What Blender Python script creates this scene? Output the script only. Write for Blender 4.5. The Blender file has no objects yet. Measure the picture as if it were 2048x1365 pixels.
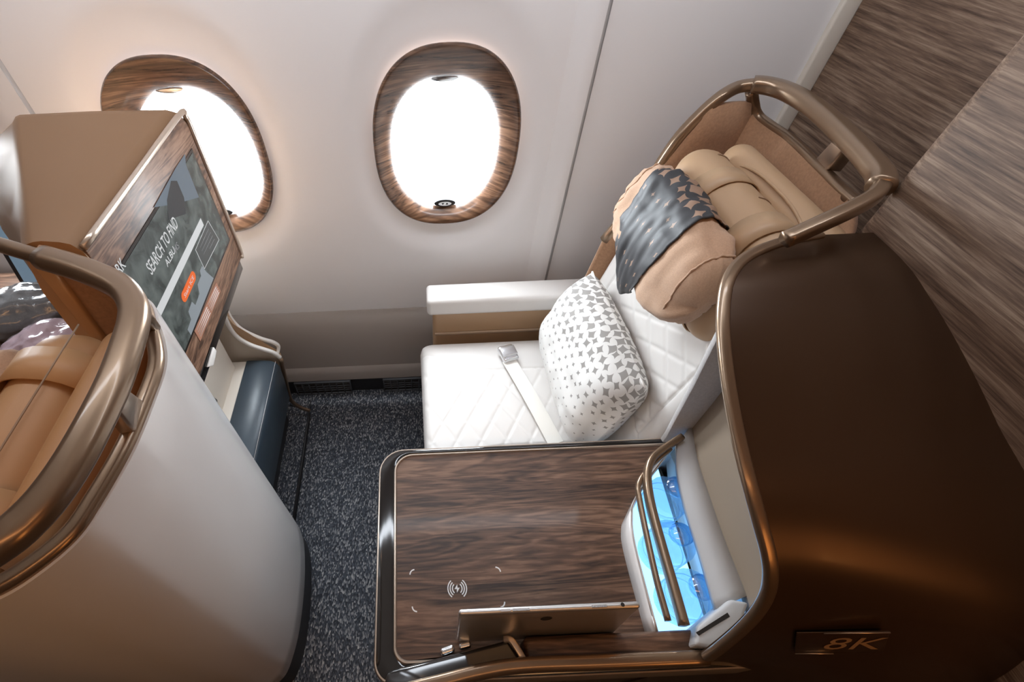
import bpy, bmesh, math, random
import numpy as np
from mathutils import Vector, Matrix, noise
random.seed(7)
SC = bpy.context.scene
COL = SC.collection
PI = math.pi

# ------------------------------------------------------------------ camera
F, CX, CY, H = 915.0, 842.0, 690.0, 1.55
PITCH, ROLL, YAW = math.radians(49.2), math.radians(2.35), math.radians(0.2)
_f0 = np.array([math.sin(YAW), math.cos(YAW), 0]); _r0 = np.array([math.cos(YAW), -math.sin(YAW), 0]); _u = np.array([0, 0, 1.0])
_f = _f0*math.cos(PITCH) - _u*math.sin(PITCH); _d = -(_u*math.cos(PITCH) + _f0*math.sin(PITCH))
CAM = np.array([_r0*math.cos(ROLL) + _d*math.sin(ROLL), -_r0*math.sin(ROLL) + _d*math.cos(ROLL), _f])
cam = bpy.data.objects.new('camera', bpy.data.cameras.new('camera')); COL.objects.link(cam); SC.camera = cam
cam.data.sensor_width = 36; cam.data.lens = F*36/2048
cam.data.shift_x = (1024 - CX)/2048; cam.data.shift_y = (CY - 682.5)/2048
cam.data.clip_start = 0.02
_m = Matrix(((CAM[0][0], -CAM[1][0], -CAM[2][0], 0), (CAM[0][1], -CAM[1][1], -CAM[2][1], 0), (CAM[0][2], -CAM[1][2], -CAM[2][2], H), (0, 0, 0, 1)))
cam.matrix_world = _m
# ------------------------------------------------------------------ daylight outside, cabin lamps, added sidewall fill, exposure
W = bpy.data.worlds.new('daylight'); SC.world = W; W.use_nodes = True
W.node_tree.nodes['Background'].inputs[0].default_value = (0.90, 0.96, 1.0, 1)
W.node_tree.nodes['Background'].inputs[1].default_value = 40.0
def area_light(name, loc, aim, sx, sy, energy, color, portal=False, shape='RECTANGLE'):
    l = bpy.data.lights.new(name, 'AREA'); l.shape = shape; l.size = sx; l.size_y = sy; l.energy = energy; l.color = color
    o = bpy.data.objects.new(name, l); COL.objects.link(o); o.location = loc
    o.rotation_euler = Vector(aim).to_track_quat('-Z', 'Y').to_euler()
    if portal: l.cycles.is_portal = True
    return o
WIN = [(0.090, 0.994), (-0.556, 0.994), (-1.205, 0.994)]
for i, (wx, wz) in enumerate(WIN):
    area_light('window_portal', (wx, 1.225, wz - 0.02), (0, -1, 0), 0.30, 0.38, 1, (1, 1, 1), True)
area_light('aisle_ceiling_lamp', (-0.1, -0.45, 2.10), (0, 0.12, -1), 2.4, 0.10, 4.5, (1.0, 0.50, 0.20))
area_light('cove_lamp', (-1.0, 0.62, 1.78), (0, 0.75, -0.6), 0.9, 0.06, 0.45, (1.0, 0.62, 0.40))
area_light('aisle_mood_lamp', (0.96, -0.75, 1.25), (-0.6, 0.75, -0.2), 0.5, 0.5, 2.4, (1.0, 0.42, 0.12))
area_light('sidewall_fill_light', (0.0, 0.74, 1.86), (0, 0.42, -0.9), 2.2, 0.08, 8.5, (0.86, 0.92, 1.0))  # added fill that brightens the sidewall; no lamp is seen there
vs = SC.view_settings
vs.view_transform = 'Standard'; vs.look = 'None'; vs.gamma = 1; vs.use_curve_mapping = False; vs.exposure = 0.0

# ------------------------------------------------------------------ pixel -> world
def ray(px, py):
    return np.array([(px - CX)/F, (py - CY)/F, 1.0]) @ CAM
def at(px, py, x=None, y=None, z=None):
    d = ray(px, py)
    t = x/d[0] if x is not None else (y/d[1] if y is not None else (z - H)/d[2])
    return Vector((d[0]*t, d[1]*t, H + d[2]*t))

# ------------------------------------------------------------------ materials
def mat(name, color=(.8, .8, .8), rough=.5, metal=0.0, coat=0.0, bump=None, var=None, sheen=0, spec=None):
    m = bpy.data.materials.new(name); m.use_nodes = True; nt = m.node_tree; b = nt.nodes['Principled BSDF']
    b.inputs['Base Color'].default_value = (*color, 1); b.inputs['Roughness'].default_value = rough; b.inputs['Metallic'].default_value = metal
    b.inputs['Coat Weight'].default_value = coat; b.inputs['Coat Roughness'].default_value = .08
    b.inputs['Sheen Weight'].default_value = sheen
    if spec is not None: b.inputs['Specular IOR Level'].default_value = spec
    tc = nt.nodes.new('ShaderNodeTexCoord')
    if bump:
        n = nt.nodes.new('ShaderNodeTexNoise'); n.inputs['Scale'].default_value = bump[0]; n.inputs['Detail'].default_value = 4
        nt.links.new(tc.outputs['Object'], n.inputs['Vector'])
        bp = nt.nodes.new('ShaderNodeBump'); bp.inputs['Strength'].default_value = bump[1]; bp.inputs['Distance'].default_value = bump[2] if len(bump) > 2 else .002
        nt.links.new(n.outputs['Fac'], bp.inputs['Height']); nt.links.new(bp.outputs['Normal'], b.inputs['Normal'])
    if var:
        n2 = nt.nodes.new('ShaderNodeTexNoise'); n2.inputs['Scale'].default_value = var[0]; n2.inputs['Detail'].default_value = 6
        nt.links.new(tc.outputs['Object'], n2.inputs['Vector'])
        r = nt.nodes.new('ShaderNodeValToRGB'); r.color_ramp.elements[0].position = .3; r.color_ramp.elements[1].position = .7
        k = var[1]
        r.color_ramp.elements[0].color = (*[c*(1 - k) for c in color], 1); r.color_ramp.elements[1].color = (*[min(1, c*(1 + k)) for c in color], 1)
        nt.links.new(n2.outputs['Fac'], r.inputs['Fac']); nt.links.new(r.outputs['Color'], b.inputs['Base Color'])
    return m
def wood(name, dark, mid, light, along=(1, 0, 0), fine=60., stretch=12., rough=.25, coat=.6, distort=1.0, bump=0.0, figure=5.0, rings=0.0, nr=.62):
    m = mat(name, mid, rough, 0, coat); nt = m.node_tree; b = nt.nodes['Principled BSDF']
    tc = [n for n in nt.nodes if n.type == 'TEX_COORD'][0]
    mp = nt.nodes.new('ShaderNodeMapping')
    mp.inputs['Scale'].default_value = [1/stretch if a else 1 for a in along]
    nt.links.new(tc.outputs['Object'], mp.inputs['Vector'])
    n1 = nt.nodes.new('ShaderNodeTexNoise'); n1.inputs['Scale'].default_value = fine; n1.inputs['Detail'].default_value = 7; n1.inputs['Roughness'].default_value = nr; n1.inputs['Distortion'].default_value = distort
    n2 = nt.nodes.new('ShaderNodeTexNoise'); n2.inputs['Scale'].default_value = fine/figure; n2.inputs['Detail'].default_value = 4; n2.inputs['Distortion'].default_value = distort*1.6
    nt.links.new(mp.outputs[0], n1.inputs['Vector']); nt.links.new(mp.outputs[0], n2.inputs['Vector'])
    mx = nt.nodes.new('ShaderNodeMath'); mx.operation = 'MULTIPLY_ADD'; mx.inputs[1].default_value = .55
    hf = nt.nodes.new('ShaderNodeMath'); hf.operation = 'MULTIPLY'; hf.inputs[1].default_value = .45
    nt.links.new(n2.outputs['Fac'], hf.inputs[0]); nt.links.new(n1.outputs['Fac'], mx.inputs[0]); nt.links.new(hf.outputs[0], mx.inputs[2])
    r = nt.nodes.new('ShaderNodeValToRGB'); e = r.color_ramp.elements
    e[0].position = .36; e[0].color = (*dark, 1); e[1].position = .64; e[1].color = (*light, 1)
    k = e.new(.5); k.color = (*mid, 1)
    last = mx
    if rings:
        k1 = nt.nodes.new('ShaderNodeMath'); k1.operation = 'MULTIPLY'; k1.inputs[1].default_value = 95
        k2 = nt.nodes.new('ShaderNodeMath'); k2.operation = 'SINE'
        k3 = nt.nodes.new('ShaderNodeMath'); k3.operation = 'MULTIPLY_ADD'; k3.inputs[1].default_value = rings*.6
        nt.links.new(n2.outputs['Fac'], k1.inputs[0]); nt.links.new(k1.outputs[0], k2.inputs[0]); nt.links.new(k2.outputs[0], k3.inputs[0]); nt.links.new(mx.outputs[0], k3.inputs[2]); last = k3
    nt.links.new(last.outputs[0], r.inputs['Fac']); nt.links.new(r.outputs['Color'], b.inputs['Base Color'])
    if bump:
        bp = nt.nodes.new('ShaderNodeBump'); bp.inputs['Strength'].default_value = bump; bp.inputs['Distance'].default_value = .001
        nt.links.new(n1.outputs['Fac'], bp.inputs['Height']); nt.links.new(bp.outputs['Normal'], b.inputs['Normal'])
    return m
def emis(name, color, strength, rough=.15):
    m = mat(name, tuple(c*.3 for c in color), rough); b = m.node_tree.nodes['Principled BSDF']
    b.inputs['Emission Color'].default_value = (*color, 1); b.inputs['Emission Strength'].default_value = strength
    return m
def clear(name, tint=(1, 1, 1), gloss=.06, rough=.02):
    m = bpy.data.materials.new(name); m.use_nodes = True; nt = m.node_tree; nt.nodes.clear()
    o = nt.nodes.new('ShaderNodeOutputMaterial'); t = nt.nodes.new('ShaderNodeBsdfTransparent'); g = nt.nodes.new('ShaderNodeBsdfGlossy'); x = nt.nodes.new('ShaderNodeMixShader')
    t.inputs[0].default_value = (*tint, 1); g.inputs['Roughness'].default_value = rough; x.inputs[0].default_value = gloss
    nt.links.new(t.outputs[0], x.inputs[1]); nt.links.new(g.outputs[0], x.inputs[2]); nt.links.new(x.outputs[0], o.inputs[0])
    return m
M = {}
M['wall'] = mat('sidewall_white', (.86, .845, .85), .55, bump=(500, .05, .0005))
M['dado'] = mat('dado_taupe', (.40, .352, .318), .7, bump=(600, .1, .0005))
M['ceil'] = mat('ceiling_cream', (.6, .52, .45), .7)
M['cabin_dark'] = mat('cabin_brown', (.16, .11, .08), .6)
M['bronze'] = mat('bronze_paint', (.29, .20, .132), .3, .75, .4, bump=(900, .04, .0003))
M['bronze_lt'] = mat('champagne_metal', (.62, .52, .43), .28, .8, .4)
M['bronze_cover'] = mat('bronze_lacquer', (.075, .040, .021), .30, .5, .3)
M['bronze_top'] = mat('bronze_housing', (.27, .155, .08), .5, .3, .0, bump=(1200, .05, .0003))
M['walnut'] = wood('walnut_gloss', (.030, .014, .008), (.105, .054, .032), (.215, .12, .075), (1, 0, 0), 120, 11, .42, .10, .5, 0, 9., rings=.10)
M['walnut_face'] = wood('walnut_monitor', (.06, .03, .018), (.19, .10, .06), (.34, .20, .13), (0, 1, 0), 110, 7, .5, .05, .8, 0, 8., rings=.12)
M['walnut_bezel'] = wood('walnut_bezel', (.03, .014, .008), (.10, .050, .028), (.20, .108, .064), (1, 1, 0), 120, 11, .25, .35, .5, 0, 8., rings=.10)
M['oak'] = wood('striped_laminate', (.065, .036, .022), (.19, .118, .078), (.37, .265, .19), (0, 1, 0), 300, 24, .62, .0, .1, .3, 2.2, rings=0, nr=.7)
M['leather'] = mat('cream_leather', (.74, .715, .69), .42, bump=(700, .12, .0006))
M['leather_tan'] = mat('tan_leather', (.47, .31, .185), .42, bump=(700, .1, .0006))
M['leather_warm_lit'] = mat('warm_lit_leather', (.52, .29, .135), .5, bump=(700, .1, .0006))  # tan leather with the orange of warm light put into its colour
M['felt_tan'] = mat('tan_felt', (.37, .205, .115), .9, bump=(500, .35, .001), var=(180, .12), sheen=.2)
M['felt_grey'] = mat('grey_felt', (.56, .54, .535), .92, bump=(500, .35, .001), var=(250, .08), sheen=.2)
M['cush_tan'] = mat('tan_cotton', (.53, .34, .225), .9, bump=(900, .3, .0008), var=(400, .08), sheen=.2)
M['white_gloss'] = mat('white_lacquer', (.80, .78, .77), .22, 0, .5)
M['white_plastic'] = mat('white_plastic', (.82, .80, .77), .4)
M['beige'] = mat('beige_leather', (.72, .66, .58), .5, bump=(700, .08, .0005))
M['navy'] = mat('navy_leather', (.035, .052, .07), .38, bump=(700, .12, .0006))
M['black'] = mat('black_gloss', (.012, .011, .011), .08, 0, .6)
M['black_soft'] = mat('black_plastic', (.02, .02, .022), .5)
M['grey'] = mat('light_grey_plastic', (.55, .55, .56), .45)
M['silver'] = mat('silver_metal', (.75, .76, .78), .22, 1.0)
M['alu'] = mat('aluminium_tablet', (.62, .60, .59), .32, .85)
M['belt'] = mat('cream_webbing', (.82, .80, .75), .7, bump=(900, .3, .0008))
M['pane'] = clear('window_pane', (.98, .99, 1), .04)
M['mark'] = mat('white_print', (.75, .75, .75), .6)
M['stitch'] = mat('stitch_thread', (.35, .24, .16), .8)
M['lining'] = mat('shaded_lining', (.30, .235, .175), .6, bump=(700, .1, .0006))  # tan lining coloured darker for the shade under the cover
M['mark_gold'] = mat('gold_print', (.34, .21, .11), .45)
M['pocket'] = mat('dark_recess', (.02, .016, .013), .8)

def carpet_mat():
    m = mat('speckled_carpet', (.05, .055, .065), .95); nt = m.node_tree; b = nt.nodes['Principled BSDF']
    tc = [n for n in nt.nodes if n.type == 'TEX_COORD'][0]
    v = nt.nodes.new('ShaderNodeTexVoronoi'); v.inputs['Scale'].default_value = 330
    mp = nt.nodes.new('ShaderNodeMapping'); mp.inputs['Rotation'].default_value = (0, 0, .7); mp.inputs['Scale'].default_value = (1, .45, 1)
    nt.links.new(tc.outputs['Object'], mp.inputs[0]); nt.links.new(mp.outputs[0], v.inputs['Vector'])
    r = nt.nodes.new('ShaderNodeValToRGB'); e = r.color_ramp.elements
    e[0].position = .15; e[0].color = (.022, .026, .034, 1); e[1].position = .95; e[1].color = (.40, .40, .40, 1)
    k = e.new(.6); k.color = (.064, .073, .092, 1)
    nt.links.new(v.outputs['Color'], r.inputs['Fac']); nt.links.new(r.outputs['Color'], b.inputs['Base Color'])
    bp = nt.nodes.new('ShaderNodeBump'); bp.inputs['Strength'].default_value = .8; bp.inputs['Distance'].default_value = .003
    nt.links.new(v.outputs['Distance'], bp.inputs['Height']); nt.links.new(bp.outputs['Normal'], b.inputs['Normal'])
    return m
M['carpet'] = carpet_mat()

def print_mat(name, base, ink, rough, scale, t_hi, t_lo, p_hi, p_lo, coat=0.):
    """cloth printed with scattered four-pointed concave diamonds that shrink down the cloth (v)"""
    m = mat(name, base, rough, 0, coat, bump=(500, .15, .0006)); nt = m.node_tree; b = nt.nodes['Principled BSDF']
    tc = [n for n in nt.nodes if n.type == 'TEX_COORD'][0]
    def N(t, **k):
        n = nt.nodes.new(t)
        for q, v in k.items(): setattr(n, q, v)
        return n
    def vm(op, x, y=None, z=None):
        n = N('ShaderNodeVectorMath', operation=op); nt.links.new(x, n.inputs[0])
        if isinstance(y, tuple): n.inputs[1].default_value = y
        elif y is not None: nt.links.new(y, n.inputs[1])
        return n.outputs[0]
    def ma(op, x, y=None):
        n = N('ShaderNodeMath', operation=op); nt.links.new(x, n.inputs[0])
        if isinstance(y, (int, float)): n.inputs[1].default_value = y
        elif y is not None: nt.links.new(y, n.inputs[1])
        return n.outputs[0]
    sp = N('ShaderNodeSeparateXYZ'); nt.links.new(tc.outputs['UV'], sp.inputs[0])
    mr = N('ShaderNodeMapRange'); mr.inputs[1].default_value = p_lo; mr.inputs[2].default_value = p_hi; mr.inputs[3].default_value = t_lo; mr.inputs[4].default_value = t_hi
    nt.links.new(sp.outputs['Y'], mr.inputs[0])
    fac = None
    for off in ((0, 0, 0),):
        uvw = vm('ADD', vm('MULTIPLY', tc.outputs['UV'], (*scale, 1)), off)
        s1 = N('ShaderNodeSeparateXYZ'); nt.links.new(uvw, s1.inputs[0])
        row = ma('FLOOR', s1.outputs['Y']); sh = ma('MULTIPLY', row, .5)
        cb = N('ShaderNodeCombineXYZ'); nt.links.new(ma('ADD', s1.outputs['X'], sh), cb.inputs[0]); nt.links.new(s1.outputs['Y'], cb.inputs[1])
        cellv = vm('FLOOR', cb.outputs[0]); wn = N('ShaderNodeTexWhiteNoise', noise_dimensions='3D'); nt.links.new(cellv, wn.inputs['Vector'])
        jit = vm('MULTIPLY', vm('SUBTRACT', wn.outputs['Color'], (.5, .5, .5)), (.35, .35, 0))
        loc = vm('SUBTRACT', vm('SUBTRACT', vm('FRACTION', cb.outputs[0]), (.5, .5, 0)), jit)
        ro = N('ShaderNodeVectorRotate', rotation_type='Z_AXIS'); nt.links.new(loc, ro.inputs['Vector']); nt.links.new(ma('MULTIPLY', wn.outputs['Value'], 6.283), ro.inputs['Angle'])
        s2 = N('ShaderNodeSeparateXYZ'); nt.links.new(vm('ABSOLUTE', ro.outputs[0]), s2.inputs[0])
        d = ma('ADD', ma('POWER', s2.outputs['X'], .62), ma('POWER', s2.outputs['Y'], .62))
        t = ma('MULTIPLY', mr.outputs[0], ma('ADD', ma('MULTIPLY', wn.outputs['Value'], .35), .80))
        f = ma('LESS_THAN', d, t); fac = f if fac is None else ma('MAXIMUM', fac, f)
    mx = N('ShaderNodeMix', data_type='RGBA'); mx.inputs[6].default_value = (*base, 1); mx.inputs[7].default_value = (*ink, 1)
    nt.links.new(fac, mx.inputs[0]); nt.links.new(mx.outputs[2], b.inputs['Base Color'])
    return m
M['pillow'] = print_mat('leaf_print_cotton', (.78, .77, .75), (.33, .315, .30), .8, (17, 14), .84, .16, .98, .10)
M['cover'] = print_mat('charcoal_print_cloth', (.030, .030, .034), (.30, .19, .13), .55, (6.5, 8), .90, .34, .74, .42)
# ------------------------------------------------------------------ geometry helpers
ORIG = {}
def link(o, parent=None):
    COL.objects.link(o)
    if parent is not None: o.parent = parent
def thing(name, label, cat, loc, group=None, kind=None):
    o = bpy.data.objects.new(name, None); o.location = loc; o.empty_display_size = .05; link(o)
    ORIG[o.name] = Vector(loc)
    if label: o['label'] = label
    if cat: o['category'] = cat
    if group: o['group'] = group
    if kind: o['kind'] = kind
    return o
def obj(name, geo, m, parent=None, smooth=True, label=None, cat=None, kind=None, group=None, uv=None, angle=None):
    vs_, fs = geo
    vs_ = [Vector(v) for v in vs_]
    if parent is not None: o0 = ORIG[parent.name]
    else:
        mn = [min(v[i] for v in vs_) for i in range(3)]; mx_ = [max(v[i] for v in vs_) for i in range(3)]
        o0 = Vector(((mn[0] + mx_[0])/2, (mn[1] + mx_[1])/2, mn[2]))
    me = bpy.data.meshes.new(name); me.from_pydata([v - o0 for v in vs_], [], fs)
    bm = bmesh.new(); bm.from_mesh(me); bmesh.ops.recalc_face_normals(bm, faces=bm.faces); bm.to_mesh(me); bm.free()
    me.materials.append(m)
    if smooth:
        me.shade_smooth()
        if angle is not None: me.set_sharp_from_angle(angle=math.radians(angle))
    if uv is not None:
        l = me.uv_layers.new(name='UVMap')
        for lp in me.loops: l.data[lp.index].uv = uv[lp.vertex_index]
    o = bpy.data.objects.new(name, me); link(o, parent)
    if parent is None: o.location = o0
    ORIG[o.name] = o0
    if label: o['label'] = label
    if cat: o['category'] = cat
    if kind: o['kind'] = kind
    if group: o['group'] = group
    return o
def join(*gs):
    V, Fc = [], []
    for v, f in gs:
        k = len(V); V += list(v); Fc += [[i + k for i in q] for q in f]
    return V, Fc
def xf(geo, mtx):
    return [mtx @ Vector(v) for v in geo[0]], geo[1]
def box(x0, x1, y0, y1, z0, z1, bev=0.0, seg=3):
    bm = bmesh.new(); bmesh.ops.create_cube(bm, size=1)
    for v in bm.verts: v.co = Vector(((x0 + x1)/2 + v.co.x*(x1 - x0), (y0 + y1)/2 + v.co.y*(y1 - y0), (z0 + z1)/2 + v.co.z*(z1 - z0)))
    if bev: bmesh.ops.bevel(bm, geom=list(bm.edges), offset=bev, segments=seg, profile=.5, affect='EDGES')
    bm.verts.index_update()
    g = ([v.co.copy() for v in bm.verts], [[v.index for v in f.verts] for f in bm.faces]); bm.free(); return g
def prism(pts, vec, bev=0.0, seg=3):
    """closed polygon of points pushed along vec, edges bevelled"""
    bm = bmesh.new(); a = [bm.verts.new(p) for p in pts]; b = [bm.verts.new(Vector(p) + Vector(vec)) for p in pts]; n = len(a)
    bm.faces.new(a); bm.faces.new(b[::-1])
    for i in range(n): bm.faces.new((a[i], b[i], b[(i + 1) % n], a[(i + 1) % n]))
    bmesh.ops.recalc_face_normals(bm, faces=bm.faces)
    if bev:
        es = [e for e in bm.edges if len(e.link_faces) == 2 and e.calc_face_angle() > .6]
        bmesh.ops.bevel(bm, geom=es, offset=bev, segments=seg, profile=.5, affect='EDGES')
    bm.verts.index_update()
    g = ([v.co.copy() for v in bm.verts], [[v.index for v in f.verts] for f in bm.faces]); bm.free(); return g
def catmull(pts, n=8, closed=False):
    P = [Vector(p) for p in pts]; out = []; k = len(P)
    rng = range(k) if closed else range(k - 1)
    for i in rng:
        p0 = P[(i - 1) % k] if closed or i > 0 else P[0]*2 - P[1]
        p1, p2 = P[i], P[(i + 1) % k]
        p3 = P[(i + 2) % k] if closed or i + 2 < k else P[-1]*2 - P[-2]
        for j in range(n):
            t = j/n
            out.append(.5*((2*p1) + (p2 - p0)*t + (2*p0 - 5*p1 + 4*p2 - p3)*t*t + (3*p1 - p0 - 3*p2 + p3)*t**3))
    if not closed: out.append(P[-1].copy())
    return out
def rr(w, h, r, n=4):
    out = []
    for cx, cy, a in ((w/2 - r, h/2 - r, 0), (-w/2 + r, h/2 - r, PI/2), (-w/2 + r, -h/2 + r, PI), (w/2 - r, -h/2 + r, 1.5*PI)):
        for i in range(n + 1): out.append((cx + r*math.cos(a + i*PI/2/n), cy + r*math.sin(a + i*PI/2/n)))
    return out
def circ(r, n=12): return [(r*math.cos(2*PI*i/n), r*math.sin(2*PI*i/n)) for i in range(n)]
def sweep(path, prof, up=(0, 0, 1), closed=False, fixed=True, scale=None):
    P = [Vector(p) for p in path]; n = len(P); up = Vector(up); V = []; k = len(prof); prev = None
    for i in range(n):
        a = P[(i - 1) % n] if closed or i > 0 else P[i]; b = P[(i + 1) % n] if closed or i < n - 1 else P[i]
        t = (b - a).normalized()
        if fixed or prev is None: s = t.cross(up).normalized()
        else: s = (prev - t*prev.dot(t)).normalized()
        prev = s; u = s.cross(t)
        c = scale[i] if scale else 1.
        V += [P[i] + s*(q[0]*c) + u*(q[1]*c) for q in prof]
    Fc = []
    for i in range(n if closed else n - 1):
        for j in range(k):
            i2 = (i + 1) % n; Fc.append([i*k + j, i*k + (j + 1) % k, i2*k + (j + 1) % k, i2*k + j])
    if not closed: Fc += [list(range(k)), list(range((n - 1)*k, n*k))[::-1]]
    return V, Fc
def loft(rows, closed=False, caps=False):
    n = len(rows); k = len(rows[0]); V = [Vector(p) for r in rows for p in r]; Fc = []
    for i in range(n - 1):
        for j in range(k if closed else k - 1): Fc.append([i*k + j, i*k + (j + 1) % k, (i + 1)*k + (j + 1) % k, (i + 1)*k + j])
    if caps: Fc += [list(range(k)), list(range((n - 1)*k, n*k))[::-1]]
    return V, Fc
def thick(rows, t):
    """open grid of rows given thickness t along its own normals (sign picks the side)"""
    n, k = len(rows), len(rows[0]); R_ = [[Vector(p) for p in r] for r in rows]; back = []
    for i in range(n):
        q = []
        for j in range(k):
            du = R_[min(i + 1, n - 1)][j] - R_[max(i - 1, 0)][j]; dv = R_[i][min(j + 1, k - 1)] - R_[i][max(j - 1, 0)]
            nn = du.cross(dv); nn = nn.normalized() if nn.length > 1e-12 else Vector((0, 0, 1)); q.append(R_[i][j] + nn*t)
        back.append(q)
    V = [p for r in R_ for p in r] + [p for r in back for p in r]; o = n*k; Fc = []
    for i in range(n - 1):
        for j in range(k - 1):
            a, b, c, d = i*k + j, i*k + j + 1, (i + 1)*k + j + 1, (i + 1)*k + j
            Fc += [[a, b, c, d], [a + o, d + o, c + o, b + o]]
    for i in range(n - 1):
        for j in (0, k - 1): Fc.append([i*k + j, (i + 1)*k + j, (i + 1)*k + j + o, i*k + j + o])
    for j in range(k - 1):
        for i in (0, n - 1): Fc.append([i*k + j, i*k + j + 1, i*k + j + 1 + o, i*k + j + o])
    return V, Fc
def softbox(hx, hy, hz, r, bulge=(0, 0, 0), n=12, wrinkle=0.0, wscale=8.0, seed=0):
    h = (hx, hy, hz); idx = {}; V = []; Fc = []
    def samples(L):
        rr_ = min(r, L*.999); e = rr_/L
        s = [-1 + e*(1 - math.cos(a*PI/2/4)) for a in range(4)] if False else [-1 + e*a/4 for a in range(4)]
        mid = [-(1 - e) + 2*(1 - e)*a/n for a in range(n + 1)]
        return s + mid + [-q for q in s[::-1]]
    S = [samples(L) for L in h]
    def pt(p):
        key = tuple(round(c, 6) for c in p)
        if key in idx: return idx[key]
        w = [p[i]*h[i] for i in range(3)]; q = [max(-(h[i] - r), min(h[i] - r, w[i])) if h[i] > r else 0 for i in range(3)]
        d = Vector([w[i] - q[i] for i in range(3)])
        o = Vector(q) + (d.normalized()*r if d.length > 1e-9 else d)
        for i in range(3):
            if bulge[i]:
                a, b = p[(i + 1) % 3], p[(i + 2) % 3]; o[i] += (p[i] if abs(p[i]) < 1 else math.copysign(1, p[i]))*bulge[i]*(1 - a*a)*(1 - b*b)
        if wrinkle: o += Vector((1, 1, 1))*0 + d.normalized()*wrinkle*noise.noise(o*wscale + Vector((seed, 0, 0))) if d.length > 1e-9 else Vector((0, 0, 0))
        idx[key] = len(V); V.append(o); return idx[key]
    for ax in range(3):
        A, B = S[(ax + 1) % 3], S[(ax + 2) % 3]
        for sgn in (-1, 1):
            for i in range(len(A) - 1):
                for j in range(len(B) - 1):
                    q = []
                    for a, b in ((i, j), (i + 1, j), (i + 1, j + 1), (i, j + 1)):
                        p = [0, 0, 0]; p[ax] = sgn; p[(ax + 1) % 3] = A[a]; p[(ax + 2) % 3] = B[b]; q.append(pt(p))
                    Fc.append(q)
    return V, Fc
def place(loc, rx=0, ry=0, rz=0):
    return Matrix.Translation(loc) @ Matrix.Rotation(math.radians(rz), 4, 'Z') @ Matrix.Rotation(math.radians(ry), 4, 'Y') @ Matrix.Rotation(math.radians(rx), 4, 'X')
def soval(cx, cz, a, b, n=96, p=2.45, y=0.0):
    """super-ellipse in the wall plane"""
    out = []
    for i in range(n):
        t = 2*PI*i/n; c, s = math.cos(t), math.sin(t)
        out.append(Vector((cx + a*math.copysign(abs(c)**(2/p), c), y, cz + b*math.copysign(abs(s)**(2/p), s))))
    return out
def rrect2(x0, x1, y0, y1, z, radii, n=8):
    """rounded rectangle in a horizontal plane; radii at (x0,y0),(x1,y0),(x1,y1),(x0,y1)"""
    out = []
    for (cx, cy, sx, sy, r, a) in ((x0, y0, 1, 1, radii[0], PI), (x1, y0, -1, 1, radii[1], 1.5*PI), (x1, y1, -1, -1, radii[2], 0), (x0, y1, 1, -1, radii[3], PI/2)):
        for i in range(n + 1):
            t = a + i*PI/2/n; out.append(Vector((cx + sx*r + r*math.cos(t), cy + sy*r + r*math.sin(t), z)))
    return out
def text(name, s, org, right, up, size, m, parent, shear=0., sx=1., bold=0.):
    c = bpy.data.curves.new(name, 'FONT'); c.body = s; c.size = 1; c.shear = shear; c.offset = bold; c.resolution_u = 3
    o = bpy.data.objects.new('tmp', c); COL.objects.link(o); dg = bpy.context.evaluated_depsgraph_get()
    me = bpy.data.meshes.new_from_object(o.evaluated_get(dg)); bpy.data.objects.remove(o); bpy.data.curves.remove(c)
    r, u = Vector(right).normalized(), Vector(up).normalized(); k = size/.69
    V = [Vector(org) + r*(v.co.x*k*sx) + u*(v.co.y*k) for v in me.vertices]; Fc = [list(p.vertices) for p in me.polygons]
    bpy.data.meshes.remove(me)
    return obj(name, (V, Fc), m, parent, smooth=False)
def quadgeo(pts): return [Vector(p) for p in pts], [list(range(len(pts)))]

# =================================================================== THE SETTING
YW = 1.15
obj('floor', box(-2.6, 1.6, -2.0, 1.30, -.05, 0), M['carpet'], smooth=False, kind='structure', label='dark blue-grey speckled carpet on the cabin floor')
obj('ceiling', box(-2.6, 1.6, -2.0, 1.30, 2.15, 2.2), M['ceil'], smooth=False, kind='structure', label='cream cabin ceiling above the aisle')
obj('wall_aisle', box(-2.6, 1.6, -2.05, -2.0, 0, 2.15), M['cabin_dark'], smooth=False, kind='structure', label='dark far side of the cabin across the aisle')
obj('wall_front', box(-2.65, -2.6, -2.0, 1.3, 0, 2.15), M['cabin_dark'], smooth=False, kind='structure', label='dark cabin wall ahead')

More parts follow.
